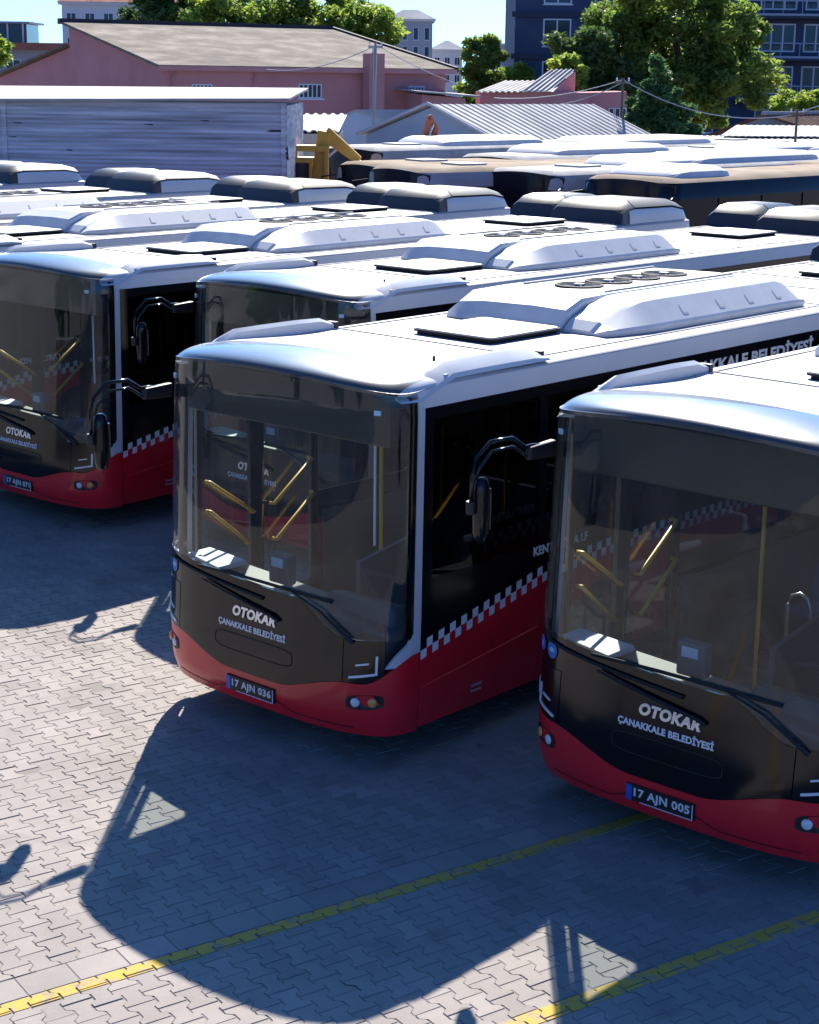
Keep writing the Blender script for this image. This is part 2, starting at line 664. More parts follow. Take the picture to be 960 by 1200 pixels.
def panel(name, m, parent, s0, s1, zb, zt, nu=12, nv=4, off=0., th=.03, smooth=True):
    """a body panel on the bus skin between path lengths s0..s1 (numbers, or functions of height 0..1) and heights zb..zt (functions of s)"""
    fs0 = s0 if callable(s0) else (lambda v: s0)
    fs1 = s1 if callable(s1) else (lambda v: s1)
    fzb = zb if callable(zb) else (lambda s: zb)
    fzt = zt if callable(zt) else (lambda s: zt)
    P, Q = [], []
    for i in range(nu + 1):
        P.append([])
        Q.append([])
        for j in range(nv + 1):
            v = j / nv
            s = fs0(v) + (fs1(v) - fs0(v)) * i / nu
            z = fzb(s) + (fzt(s) - fzb(s)) * v
            P[-1].append(S(s, z, off))
            Q[-1].append(S(s, z, off - th))
    mb = MB().grid(P, inner=Q)
    o = mb.build(name, m, parent, autosmooth=40)
    return o

def sm(a, b, t):
    t = min(1., max(0., (t - a) / (b - a)))
    return t * t * (3 - 2 * t)
S1 = sy(.50)                                          # seam between front and sides
z_rb = lambda s: .525 + .15 * sm(.25, .95, abs(s)) + .21 * sm(1.05, 1.5, abs(s))     # red below, black above
def z_wb(s):                                          # lower edge of the windshield
    return 1.285 - .05 * sm(-1, .4, s) - .23 * sm(.42, .9, s) if s > -1.4 else 1.285
z_wt = lambda s: 2.895 - .085 * min(1.4, abs(s) / 1.2) ** 2                          # upper edge
z_rim = lambda s: 2.895 - .085 * min(1.4, abs(s) / 1.2) ** 2 if abs(s) < 1.25 else 2.80 + .035 * sm(1.25, 1.9, abs(s))
z_ck = lambda y: .885 + .195 * (min(y, 2.1) - .5) + .03 * sm(2.2, 3.0, y)             # bottom of the checker strip
y_of = lambda s: abs(s) - S_C + YC

CAPQ = list(np.linspace(0, S_C + .4, 160))
def build_bus():
    root = empty('city_bus')
    # --- front
    sF = sx(.90)
    panel('bumper', M['red'], root, -S1 + .004, S1 - .004, .26, lambda s: z_rb(s) - .004, 56, 8)
    panel('front_panel', M['black'], root, -sF, sF, z_rb, z_wb, 40, 8, off=.004)
    for g_ in (1, -1):
        # headlight unit on the corner, and the white pillar sweeping up from it
        a, b = sF + .008, 1.225
        ft = lambda s: min(z_wb(s), 1.03) if g_ > 0 else 1.05
        hl = panel('headlight', M['black'], root, g_ * a, g_ * b, lambda s: z_rb(s) + .004, ft, 8, 4, off=.006)
        zl = lambda s: z_rb(s) + .06
        mb = MB()
        for (s0, s1, z0, z1) in ((a + .05, b - .045, .055, .073), (b - .063, b - .045, .073, .20), (a + .10, b - .11, .145, .158)):
            P = [[S(g_ * (s0 + (s1 - s0) * i / 6), .525 + .15 + .21 * sm(1.05, 1.5, (a + b) / 2) + z0 + (z1 - z0) * j + .20 * (s0 + (s1 - s0) * i / 6 - a) - .03, .014) for j in (0, 1)] for i in range(7)]
            Q = [[S(g_ * (s0 + (s1 - s0) * i / 6), .525 + .15 + .21 * sm(1.05, 1.5, (a + b) / 2) + z0 + (z1 - z0) * j + .20 * (s0 + (s1 - s0) * i / 6 - a) - .03, .004) for j in (0, 1)] for i in range(7)]
            mb.grid(P, inner=Q)
        mb.build('light_strip', M['lamp'], hl)
        # pillar: narrow upright, swept forward at the foot
        P, Q = [], []
        for j in range(25):
            v = j / 24
            z = .80 + (2.74 - .80) * v
            s_out = S1 - .006
            s_in = S1 - .075 - (S1 - .075 - b - .005) * (1 - sm(.0, .13, v)) ** 1.3
            row, row2 = [], []
            for i in range(5):
                s = s_in + (s_out - s_in) * i / 4
                zz = max(z, z_rb(s) + .004)
                row.append(S(g_ * s, zz, .012))
                row2.append(S(g_ * s, zz, -.02))
            P.append(row)
            Q.append(row2)
        MB().grid(P, inner=Q).build('pillar', M['white'], root, autosmooth=40)
        # black surround between glass and pillar
        s_gl = S1 - .15
        panel('windshield_surround', M['black'], root, lambda v: g_ * s_gl, lambda v: g_ * (S1 - .07),
              lambda s: max(1.0, z_rb(s) + .1), z_wt, 8, 12, off=.002)
        if g_ < 0:
            panel('windshield_surround', M['black'], root, -sF, -s_gl, 1.03, 1.285, 8, 2, off=.001)
        # fog lamps
        mb = MB()
        P = []
        for k in range(20):
            t = 2 * PI * k / 20
            P.append((1.085 + .145 * math.copysign(abs(math.cos(t)) ** .6, math.cos(t)), .535 + .056 * math.copysign(abs(math.sin(t)) ** .6, math.sin(t)) ))
        vv = [S(g_ * p[0], p[1] + .08 * (p[0] - 1.085), .006) for p in P] + [S(g_ * p[0], p[1] + .08 * (p[0] - 1.085), -.01) for p in P]
        mb.add(vv, [tuple(range(20))] + [(i, (i + 1) % 20, 20 + (i + 1) % 20, 20 + i) for i in range(20)])
        fg = mb.build('fog_lamp', M['blacktrim'], root)
        for ds, mm in ((-.07, 'lamp'), (.06, 'amber')):
            mb = MB()
            vv = []
            for rr, of in ((.036, .006), (.034, .014), (.02, .02)):
                vv += [S(g_ * (1.085 + ds + rr * math.cos(2 * PI * k / 14)), .535 + .08 * ds + rr * math.sin(2 * PI * k / 14), of) for k in range(14)]
            mb.add(vv, [(r_ * 14 + k, r_ * 14 + (k + 1) % 14, (r_ + 1) * 14 + (k + 1) % 14, (r_ + 1) * 14 + k) for r_ in (0, 1) for k in range(14)] + [tuple(range(28, 42))])
            mb.build('lens', M[mm], fg, smooth=True)
        # small lamp at the top corner of the glass
        MB().grid([[S(g_ * (1.10 + .05 * i), 2.66 + .035 * j, .014) for j in (0, 1)] for i in (0, 1)],
                  inner=[[S(g_ * (1.10 + .05 * i), 2.66 + .035 * j, 0) for j in (0, 1)] for i in (0, 1)]).build('marker_lamp', M['cyan'], root)
    panel('windshield', M['windshield'], root, -(S1 - .152), S1 - .152, lambda s: z_wb(s) + .002, lambda s: z_wt(s) - .002, 40, 16, off=.004, th=.006)
    # grooves of the service flap and the panel shut lines
    mb = MB()
    N = 40
    for k in range(N):
        t0, t1 = 2 * PI * k / N, 2 * PI * (k + 1) / N
        def flap(t, w):
            c, s_ = math.cos(t), math.sin(t)
            x = .02 + (.42 + w) * math.copysign(abs(c) ** .35, c)
            z = .745 + (.062 + w) * math.copysign(abs(s_) ** .5, s_) - .03 * (abs(x) / .45) ** 2 * 0
            return x, z
        q = [flap(t0, 0), flap(t1, 0), flap(t1, .009), flap(t0, .009)]
        mb.add([S(sx(x), z, .0065) for x, z in q], [(0, 1, 2, 3)])
    mb.build('service_flap', M['rubber'], root)
    # grille shadow gap low in the bumper
    MB().grid([[S(s, .335 + .06 * sm(.45, .25, abs(s)) + .008 * j - .02, .003) for j in (0, 1)] for s in np.linspace(-1.0, 1.0, 41)]).build('bumper_groove', M['blacktrim'], root)
    # lettering on the front
    v, f = text_geo('OTOKAR', .1, .005, .22, 1.08, .004)
    v = fit_text(v, .47, .085)
    link('maker_lettering', MB().add([tuple(np.array(S(sx(p[0] + .03), 1.00 + p[1], .010 + p[2]))) for p in v], f).mesh('lettering'), M['silver'], root)
    v, f = text_geo('ÇANAKKALE BELEDİYESİ', .07, .0032, 0, 1.04)
    v = fit_text(v, .74, .075)
    link('municipality_lettering', MB().add([S(sx(p[0]), .885 + p[1], .0075) for p in v], f).mesh('lettering'), M['lettering'], root)
    # round stickers low on the near corner
    for s_, z_, r_ in ((-1.03, 1.175, .062), (-1.19, 1.18, .055)):
        vv = [S(s_ + r_ * math.cos(2 * PI * k / 18), z_ + r_ * math.sin(2 * PI * k / 18), .008) for k in range(18)]
        st_ = MB().add(vv, [tuple(range(18))]).build('sticker', M['blue'], root)
        vv = [S(s_ + r_ * .55 * math.cos(2 * PI * k / 10), z_ + r_ * .3 * math.sin(2 * PI * k / 10), .0095) for k in range(10)]
        MB().add(vv, [tuple(range(10))]).build('emblem', M['cyan'], st_)
    # wipers
    def wiper(pts_arm, pts_blade):
        w_ = MB().tube([S(sx(x), z, o_) for x, z, o_ in pts_arm], [.016, .014, .010, .008][:len(pts_arm)], 6).build('wiper', M['blacktrim'], root)
        mb = MB()
        P = [S(sx(x), z, .018) for x, z in pts_blade]
        mb.tube(P, .011, 6)
        mb.tube([S(sx(x), z - .012, .010) for x, z in pts_blade], .006, 4)
        mb.build('blade', M['rubber'], w_)
    wiper([(.98, .985, .02), (.93, 1.03, .035), (.70, 1.19, .035), (.45, 1.275, .03)], [(x, 1.262 + .07 * (1 - ((x - .1) / .75) ** 2) * .35) for x in np.linspace(-.62, .80, 9)])
    wiper([(.30, 1.02, .02), (.24, 1.045, .03), (-.30, 1.13, .03), (-.55, 1.17, .03)], [(x, 1.20 - .07 * (x + .5)) for x in np.linspace(-1.05, .12, 7)])
    # --- sides
    for g_ in (1, -1):
        ys = S1 + .004
        arch = lambda s: .28 + max(max(0., .40 ** 2 - (y_of(s) - 2.75) ** 2) ** .5 * 0 + (max(0., .58 ** 2 - (y_of(s) - 2.75) ** 2) ** .5) * 1.15,
                                   (max(0., .58 ** 2 - (y_of(s) - 8.65) ** 2) ** .5) * 1.15)
        zc = lambda s: z_ck(y_of(s))
        cuts = [.5, 1.95, 3.6, 5.2, 6.8, 8.0, 9.4, 11.75]
        for c0, c1 in zip(cuts[:-1], cuts[1:]):
            if g_ < 0 and c0 == .5:
                continue
            panel('side_panel', M['red'], root, g_ * (sy(c0) + .004), g_ * (sy(c1) - .004), arch, zc, max(10, int((c1 - c0) * 22)), 3)
        y0 = .5 if g_ > 0 else 1.95
        panel('side_band', M['black'], root, g_ * (sy(y0) + .004), g_ * sy(11.75), zc, 1.42, 60, 2, off=.0)
        panel('side_rail', M['black'], root, g_ * (sy(.5) + .004), g_ * sy(11.75), 2.60, 2.69, 30, 1, off=.0)
        panel('cantrail', M['white'], root, g_ * (sy(.5) - .07), g_ * sy(11.95), 2.692, z_rim, 60, 3, off=.006)
        wins = [(.62, 1.9), (2.0, 3.5), (3.56, 5.1), (5.16, 6.7), (6.76, 8.2), (8.26, 9.7), (9.76, 11.2)]
        if g_ < 0:
            wins = wins[1:]
        edges = [(.504, .62)] if g_ > 0 else []
        for (a, b), nx_ in zip(wins, wins[1:] + [(11.75, 0)]):
            edges.append((b, nx_[0]))
            panel('side_window', M['sideglass' if g_ > 0 else 'clearside'], root, g_ * sy(a), g_ * sy(b), 1.421, 2.599, 4, 3, off=-.001, th=.006)
        for a, b in edges:
            panel('window_post', M['black'], root, g_ * (sy(a) + .0005), g_ * (sy(b) - .0005), 1.421, 2.599, 3, 2, off=-.0005)
        # checker strip: two rows of white squares standing on the red / black line
        mb = MB()
        q = .066
        for i in range(int((8.2 - .51) / q)):
            for r_ in (0, 1):
                if (i + r_) % 2:
                    continue
                a, b = .512 + i * q, .512 + (i + 1) * q
                if g_ < 0 and b < 2.0:
                    continue
                mb.add([S(g_ * sy(a), z_ck(a) + (r_ - 1) * .07, .003), S(g_ * sy(b), z_ck(b) + (r_ - 1) * .07, .003),
                        S(g_ * sy(b), z_ck(b) + r_ * .07, .003), S(g_ * sy(a), z_ck(a) + r_ * .07, .003)], [(0, 1, 2, 3) if g_ > 0 else (3, 2, 1, 0)])
        struct(mb.build('checker_strip', M['lettering'], root), 'stuff')
        mb = MB()
        for i in range(int((8.2 - .51) / q)):
            if i % 2 == 1:
                a, b = .512 + i * q, .512 + (i + 1) * q
                if g_ < 0 and b < 2.0:
                    continue
                mb.add([S(g_ * sy(a), z_ck(a) - .002, .0028), S(g_ * sy(b), z_ck(b) - .002, .0028), S(g_ * sy(b), z_ck(b) + .07, .0028), S(g_ * sy(a), z_ck(a) + .07, .0028)],
                       [(0, 1, 2, 3) if g_ > 0 else (3, 2, 1, 0)])
        struct(mb.build('checker_ground', M['red'], root), 'stuff')
        # lettering on the sides
        def side_text(body, yc, zc_, w_, h_, name, mm, off=.0025, bold=.0042):
            v, f = text_geo(body, .1, bold, 0, 1.0)
            v = fit_text(v, w_, h_)
            link(name, MB().add([S(g_ * sy(yc + g_ * p[0]), zc_ + p[1], .005) for p in v], f).mesh('lettering'), M[mm], root)
        side_text('ÇANAKKALE BELEDİYESİ', 4.90 if g_ > 0 else 3.6, 2.565, 2.42, .17, 'municipality_lettering', 'lettering')
        side_text('KENT ULTRA LF', 2.20 if g_ > 0 else 2.3, 1.375, .72, .075, 'model_lettering', 'lettering')
        if g_ > 0:
            mb = MB()
            for dz_ in (0, .045):
                mb.grid([[S(sy(1.12 + .12 * i), .40 + dz_ + .018 * j, .006) for j in (0, 1)] for i in (0, 1)], inner=[[S(sy(1.12 + .12 * i), .40 + dz_ + .018 * j, 0) for j in (0, 1)] for i in (0, 1)])
            struct(mb.build('vent_slot', M['intgrey'], root), 'stuff')
            MB().grid([[S(sy(.54 + 1.38 * i / 12), .60 + .012 * i + .006 * j, .004 * (1 - j)) for j in (0, 1)] for i in range(13)]).build('skirt_crease', M['red'], root)
        # wheels
        for yw in (2.75, 8.65):
            wh = MB()
            prof = [(.20, -.14), (.44, -.14), (.475, -.10), (.48, 0), (.475, .10), (.44, .13), (.30, .13)]
            n = 32
            vv = [(g_ * (1.09 + d_), yw + r_ * math.cos(2 * PI * k / n), .48 + r_ * math.sin(2 * PI * k / n)) for r_, d_ in prof for k in range(n)]
            ff = [(i * n + k, i * n + (k + 1) % n, (i + 1) * n + (k + 1) % n, (i + 1) * n + k) for i in range(len(prof) - 1) for k in range(n)]
            whl = wh.add(vv, ff).build('wheel', M['rubber'], root, autosmooth=40)
            prof = [(.30, .125), (.28, .10), (.27, .04), (.17, .06), (.14, .12), (.02, .13)]
            vv = [(g_ * (1.09 + d_), yw + r_ * math.cos(2 * PI * k / n), .48 + r_ * math.sin(2 * PI * k / n)) for r_, d_ in prof for k in range(n)]
            MB().add(vv, [(i * n + k, i * n + (k + 1) % n, (i + 1) * n + (k + 1) % n, (i + 1) * n + k) for i in range(len(prof) - 1) for k in range(n)]).build('rim', M['rim'], whl, autosmooth=40)
        # fairing on the roof edge over the front corner
        P = []
        ss = [1.30, 1.36, 1.44, 1.54, 1.7, 1.9, 2.2, 2.6, 2.88, 3.0, 3.06]
        for s in ss:
            up = .085 * sm(1.27, 1.75, s) * (1 - .85 * sm(2.82, 3.10, s)) + .028
            b0 = S(g_ * s, 2.76, .016 - .02 * sm(1.5, 2.0, s))
            zb_ = 2.745 + .125 * sm(1.45, 1.95, s)
            i1 = S(g_ * s, 2.76, -.05 - .06 * sm(1.3, 1.8, s))
            i2 = S(g_ * s, 2.76, -.17)
            P.append([(b0[0], b0[1], zb_), (b0[0] * .99, b0[1], zb_ + up * .30), (i1[0], i1[1], zb_ + up * .92), ((i1[0] * .6 + i2[0] * .4), i1[1] * .6 + i2[1] * .4, zb_ + up), (i2[0], i2[1], zb_ + up * .75), (i2[0], i2[1], zb_ - .0)])
        n = 6
        vv = [p for r_ in P for p in r_]
        ff = [(i * n + k, i * n + (k + 1) % n, (i + 1) * n + (k + 1) % n, (i + 1) * n + k) for i in range(len(P) - 1) for k in range(n)] + [tuple(range(n))[::-1], tuple((len(P) - 1) * n + k for k in range(n))]
        fa = MB().add(vv, ff).build('roof_fairing', M['white'], root, autosmooth=18)
        e = S(g_ * 3.05, 2.76, -.13)
        MB().box(e[0] - .05, e[0] + .05, e[1] - .02, e[1] + .025, 2.84, 2.93).build('bracket', M['blacktrim'], fa)
        e = S(g_ * 1.85, 2.76, -.04)
        MB().box(e[0] - .015, e[0] + .015, e[1] - .03, e[1] + .03, 2.80, 2.90).build('bracket', M['white'], fa)
    # front door, two glazed leaves, on the pavement side
    for a, b, bars in ((.512, 1.22, ((.62, 1.73, 1.14, 1.39), (.63, 1.48, 1.08, 1.13))), (1.228, 1.945, ((1.37, 1.42, 1.82, 1.75), (1.40, 1.10, 1.85, 1.44)))):
        dl = MB()
        def ring(y0, y1, z0, z1, off):
            return [S(-sy(y0), z0, off), S(-sy(y1), z0, off), S(-sy(y1), z1, off), S(-sy(y0), z1, off)]
        fr = .075
        o1, i1 = ring(a, b, .30, 2.598, .0), ring(a + fr, b - fr, .62, 2.50, .0)
        o2, i2 = ring(a, b, .30, 2.598, -.04), ring(a + fr, b - fr, .62, 2.50, -.04)
        dl.add(o1 + i1 + o2 + i2, [(i, (i + 1) % 4, 4 + (i + 1) % 4, 4 + i) for i in range(4)] + [(8 + (i + 1) % 4, 8 + i, 12 + i, 12 + (i + 1) % 4) for i in range(4)]
               + [((i + 1) % 4, i, 8 + i, 8 + (i + 1) % 4) for i in range(4)] + [(4 + i, 4 + (i + 1) % 4, 12 + (i + 1) % 4, 12 + i) for i in range(4)])
        dl = dl.build('door', M['black'], root)
        r0, r1 = ring(a + fr - .005, b - fr + .005, .615, 2.505, -.012), ring(a + fr - .005, b - fr + .005, .615, 2.505, -.018)
        MB().hexa(r0 + r1).build('pane', M['doorglass'], dl)
        for y0, z0, y1, z1 in bars:
            p0, p1 = S(-sy(y0), z0, -.05), S(-sy(y1), z1, -.05)
            q0, q1 = S(-sy(y0), z0, -.10), S(-sy(y1), z1, -.10)
            MB().tube([p0, q0, q1, p1], .017, 8).build('grab_bar', M['yellow'], dl, smooth=True)
    # rear
    panel('rear_panel', M['red'], root, sy(11.754), S_END, .32, 1.25, 14, 3)
    panel('rear_panel', M['red'], root, -S_END, -sy(11.754), .32, 1.25, 14, 3)
    panel('rear_panel', M['black'], root, sy(11.754), S_END, 1.25, 2.69, 14, 3)
    panel('rear_panel', M['black'], root, -S_END, -sy(11.754), 1.25, 2.69, 14, 3)
    panel('rear_cap', M['white'], root, sy(11.95), S_END, 2.692, z_rim, 10, 2, off=.006)
    panel('rear_cap', M['white'], root, -S_END, -sy(11.95), 2.692, z_rim, 10, 2, off=.006)
    for g_ in (1, -1):
        MB().box(g_ * 1.04 - .07, g_ * 1.04 + .07, 11.93, 12.02, 2.30, 2.55).build('tail_lamp', M['redlens'], root, bevel=.01)
        MB().box(g_ * 1.04 - .07, g_ * 1.04 + .07, 11.95, 12.02, .95, 1.2).build('tail_lamp', M['redlens'], root, bevel=.01)
    # --- roof skin
    X_of = lambda y: abs(S(sy(y) if y > .5 else float(np.interp(y, [S(q_, 2.84)[1] for q_ in np.linspace(0, 1.7, 120)], np.linspace(0, 1.7, 120))), 2.84, .004)[0])
    fr_ = lambda t: math.sqrt(max(0., 1 - (1 - min(1., max(0., t))) ** 2))
    YB = .74
    def roof_z(x, y, yf, xo):
        top = 2.868 + .105 * sm(1.7, .5, y) * (1 - .9 * (x / W) ** 2)
        zr = z_wt(abs(x)) + (2.836 - z_wt(abs(x))) * sm(.30, YB, y)
        k = fr_((y - yf) / .46) if y < 1.2 else 1.
        k *= fr_((xo - abs(x)) / .13)
        k *= fr_((L - y) / .12) if y > L - .2 else 1.
        return zr + (top - zr) * k
    # glossy dark cap over the windshield
    SC = 1.285
    for cap_s, nm_, mm_ in ((np.linspace(-SC, SC, 61), 'front_cap', 'cap'), (np.linspace(SC + .003, sy(YB), 12), 'roof_shoulder', 'white'), (np.linspace(-sy(YB), -SC - .003, 12), 'roof_shoulder', 'white')):
      P = []
      for s_ in cap_s:
          e = S(s_, z_rim(s_), .004)
          row = []
          for t_ in (0, .004, .015, .04, .08, .14, .22, .33, .48, .66, .83, 1.):
              y = e[1] + (YB - e[1]) * t_
              x = e[0] * (1 - .02 * t_)
              yf = float(np.interp(abs(x), [abs(S(q_, 2.84)[0]) for q_ in CAPQ], [S(q_, 2.84)[1] for q_ in CAPQ]))
              row.append((x, y, roof_z(x, y, min(yf, y), max(X_of(y), abs(x)))))
          P.append(row)
      MB().grid(P, inner=[[(p[0] * .99, p[1], p[2] - .025) for p in r_] for r_ in P]).build(nm_, M[mm_], root, autosmooth=60)
    P = []
    for y in list(np.linspace(YB + .004, 2.2, 16)) + list(np.linspace(2.4, L - .35, 30)) + [L - .25, L - .2, L - .16, L - .12, L - .08, L - .05, L - .02, L - .005]:
        xo = X_of(y)
        P.append([(t_ * xo, y, roof_z(t_ * xo, y, .1, xo)) for t_ in (-1, -.995, -.985, -.97, -.945, -.92, -.89, -.8, -.6, -.4, -.2, 0, .2, .4, .6, .8, .89, .92, .945, .97, .985, .995, 1)])
    MB().grid(P, inner=[[(p[0] * .99, p[1], p[2] - .025) for p in r_] for r_ in P]).build('roof', M['roof'], root, autosmooth=50)
    # gutter line and transverse roof seams
    for g_ in (1, -1):
        MB().grid([[S(g_ * s_, z_rim(s_) + .001 + .010 * j, .007 - .004 * j) for j in (0, 1)] for s_ in np.linspace(sy(.7), sy(11.6), 60)],
                  inner=[[S(g_ * s_, z_rim(s_) + .001 + .010 * j, -.01) for j in (0, 1)] for s_ in np.linspace(sy(.7), sy(11.6), 60)]).build('gutter', M['intgrey'], root)
        MB().box(g_ * 1.06 - .009, g_ * 1.06 + .009, 1.8, 11.2, 2.85, 2.877).build('roof_seam', M['intgrey'], root)
    for y_ in (2.05, 6.62, 7.75, 8.55, 9.92):
        MB().box(-1.04, 1.04, y_ - .008, y_ + .008, 2.85, 2.8765).build('roof_seam', M['intgrey'], root)
    # roof hatches
    for y0, y1 in ((2.28, 3.25), (8.75, 9.75)):
        hb = MB()
        hb.box(-.40, .40, y0 + .02, y1 - .02, 2.86, 2.90)
        hh = hb.build('roof_hatch', M['blacktrim'], root, bevel=.02)
        hb = MB()
        pl = []
        for cx_, cy_, a0 in ((.38, y1 - .06, 0), (-.38, y1 - .06, 90), (-.38, y0 + .06, 180), (.38, y0 + .06, 270)):
            for k in range(4):
                t = R(a0 + k * 30)
                pl.append((cx_ + .06 * math.cos(t), cy_ + .06 * math.sin(t), 0))
        hb.prism(pl, (0, 0, 2.897), (0, 0, 2.915))
        hb.build('frame', M['rubber'], hh)
        hb = MB()
        hb.prism([(p[0] * .97, (p[1] - (y0 + y1) / 2) * .97 + (y0 + y1) / 2, 0) for p in pl], (0, 0, 2.905), (0, 0, 2.925))
        hb.build('lid', M['acwhite'], hh, bevel=.008)
    # antenna stubs
    MB().tube([(.72, 1.25, 2.86), (.72, 1.25, 2.93)], .012, 6).build('antenna', M['blacktrim'], root)
    # --- air conditioner
    ac = empty('air_conditioner')
    ac.parent = root
    y0, y1, zt = 3.28, 6.45, 3.135
    def sect(y, k, h):
        """half profile of the housing at y: (x, z) from the skirt to the middle"""
        return [(.985 * k, 2.875), (.985 * k, 2.93 + .03 * h), (.95 * k, 2.99 * 1 + .0 + .03 * h - .03 * (1 - h)), (.80 * k, 2.90 + (zt - 2.90) * h), (.40 * k, 2.90 + (zt + .012 - 2.90) * h), (0, 2.90 + (zt + .018 - 2.90) * h)]
    # middle housing with the fans
    prof = [(y0, .62, .10), (y0 + .10, .66, .62), (y0 + .32, .68, .95), (y0 + .8, .68, 1.), (y1 - .35, .68, 1.), (y1 - .12, .66, .9), (y1, .62, .3)]
    P = []
    for y, k, h in prof:
        zt_ = 2.89 + (zt - 2.89) * h
        r_ = [(-.99 * k / .68, y, 2.872), (-.99 * k / .68, y, 2.88 + .06 * h), (-.86 * k / .68, y, zt_ - .03), (-.55, y, zt_), (0, y, zt_ + .012), (.36, y, zt_ + .004), (.385, y, zt_ - .02), (.385, y, 2.872)]
        P.append(r_)
    mb = MB().grid(P)
    mb.add(P[0], [tuple(range(8))[::-1]])
    mb.add(P[-1], [tuple(range(8))])
    mb.build('housing', M['acwhite'], ac, autosmooth=16)
    # flank cover over the right edge
    prof = [(y0 + .02, .0, .04), (y0 + .12, .25, .35), (y0 + .38, .62, .75), (y0 + .62, .95, .97), (y0 + .8, 1, 1.), (y1 - .30, 1, 1.), (y1 - .14, .95, .86), (y1 - .02, .75, .35)]
    P = []
    for y, k, h in prof:
        zt_ = 2.90 + (zt - 2.90) * h
        xo = .86 + .12 * min(1, k * 1.2)
        P.append([(.400, y, 2.872), (.400, y, zt_ - .012), (.415, y, zt_), (.68 + .06 * k, y, zt_ - .006), (.72 + .06 * k, y, zt_ - .022), (xo - .012, y, 2.925 + .02 * h), (xo, y, 2.90 + .02 * h), (xo - .01, y, 2.872)])
    mb = MB().grid([r_[::-1] for r_ in P])
    mb.add(P[0], [tuple(range(8))])
    mb.add(P[-1], [tuple(range(8))[::-1]])
    fc = mb.build('side_cover', M['acwhite'], ac, autosmooth=14)
    for y in (4.35, 4.95, 5.45, 5.95):  # flush grey patches paint the shade of shallow recesses
        on = lambda t_, d_: (.966 - .186 * t_ + .0025, y + d_, 2.946 + .165 * t_ + .0025)
        MB().add([on(.18, 0), on(.18, .085), on(.26, .085), on(.26, .02), on(.62, .035), on(.62, .02), on(.26, 0)], [(0, 1, 2, 3, 6), (6, 3, 4, 5)]).build('notch_shade', M['intgrey'], fc)
    MB().box(.41, .84, y0 + .6, y1 - .2, 2.868, 2.873).build('gasket', M['rubber'], fc)
    # strake lines on the top
    MB().box(-.62, -.60, y0 + .75, y1 - .3, zt - .02, zt + .014).build('trim_line', M['intgrey'], ac)
    MB().box(.30, .315, y0 + .75, y1 - .3, zt - .01, zt + .021).build('trim_line', M['intgrey'], ac)
    for k in range(4):
        cx_, cy_ = -.12, 4.22 + k * .46
        fb = MB()
        n = 24
        vv = [(cx_ + r_ * math.cos(2 * PI * i / n), cy_ + r_ * math.sin(2 * PI * i / n), z_) for r_, z_ in ((.225, zt), (.225, zt + .024), (.20, zt + .028), (.18, zt + .012)) for i in range(n)]
        fb.add(vv, [(a_ * n + i, a_ * n + (i + 1) % n, (a_ + 1) * n + (i + 1) % n, (a_ + 1) * n + i) for a_ in range(3) for i in range(n)] + [tuple(3 * n + i for i in range(n))])
        fan = fb.build('fan', M['rubber'], ac, autosmooth=40)
        hb = MB()
        hb.tube([(cx_, cy_, zt + .01), (cx_, cy_, zt + .032)], .05, 14)
        for i in range(8):
            t = 2 * PI * i / 8
            hb.box(cx_ - .005, cx_ + .005, cy_ - .005, cy_ + .005, zt + .015, zt + .02)
            hb.tube([(cx_, cy_, zt + .022), (cx_ + .19 * math.cos(t), cy_ + .19 * math.sin(t), zt + .022)], .0035, 4)
        hb.build('fan_guard', M['intgrey'], fan)
    # --- rear pods
    for x0, x1, y0_ in ((-1.17, -.22, 10.35), (-.17, 1.20, 10.08)):
        P = []
        pd = empty('rear_pod')
        pd.parent = root
        prof = [(y0_, .02, 0), (y0_ + .05, .22, .01), (y0_ + .17, .315, .03), (y0_ + .40, .35, .05)]
        mk = lambda y, h, i_: [(x0 + i_, y, 2.85), (x0 + i_, y, 2.85 + h * .7), (x0 + i_ + .10, y, 2.85 + h), (x1 - i_ - .16, y, 2.85 + h), (x1 - i_ - .02, y, 2.85 + h * .72), (x1 - i_, y, 2.85)]
        P = [mk(*p) for p in prof]
        mb = MB().grid(P)
        mb.add(P[0], [tuple(range(6))[::-1]])
        mb.build('grille', M['poddark'], pd, autosmooth=35)
        prof = [(y0_ + .403, .352, .045), (11.5, .335, .045), (11.82, .26, .06), (11.97, .02, .10)]
        P = [mk(*p) for p in prof]
        mb = MB().grid([[r_[1], r_[2], r_[3], r_[4]] for r_ in P])
        mb.build('cover', M['podtop'] if x1 > 0 else M['poddark'], pd, autosmooth=35)
        P2 = [[(x1 - p[2] + .004, p[0], 2.85), (x1 - p[2] + .002, p[0], 2.85 + p[1] * .30), (x1 - p[2] - .010, p[0], 2.85 + p[1] * .58), (x1 - p[2] - .026, p[0], 2.85 + p[1] * .64)] for p in [(y0_ + .24, .32, .03)] + prof[0:]]
        MB().grid([r_[::-1] for r_ in P2], inner=[[(q_[0] - .02, q_[1], q_[2] - .004) for q_ in r_[::-1]] for r_ in P2]).build('side_cover', M['white'], pd, autosmooth=50)
        P2 = [[(x0 + p[2] - .004, p[0], 2.85), (x0 + p[2] - .004, p[0], 2.85 + p[1] * .72)] for p in prof]
        MB().grid(P2).build('side_cover', M['white'], pd)
        for k in range(3):
            xa = x0 + .42 + k * .1
            # louvre slots in the dark grille
            MB().hexa([(xa, y0_ + .02, 2.93), (xa + .05, y0_ + .02, 2.93), (xa + .05, y0_ + .1, 2.93), (xa, y0_ + .1, 2.93),
                       (xa, y0_ + .075, 3.0), (xa + .05, y0_ + .075, 3.0), (xa + .05, y0_ + .13, 3.0), (xa, y0_ + .13, 3.0)]).build('vent', M['blacktrim'], pd)
    # --- mirror on its twin arm
    mi = empty('mirror')
    mi.parent = root
    a0 = S(sx(-1.16), 2.60, .0)
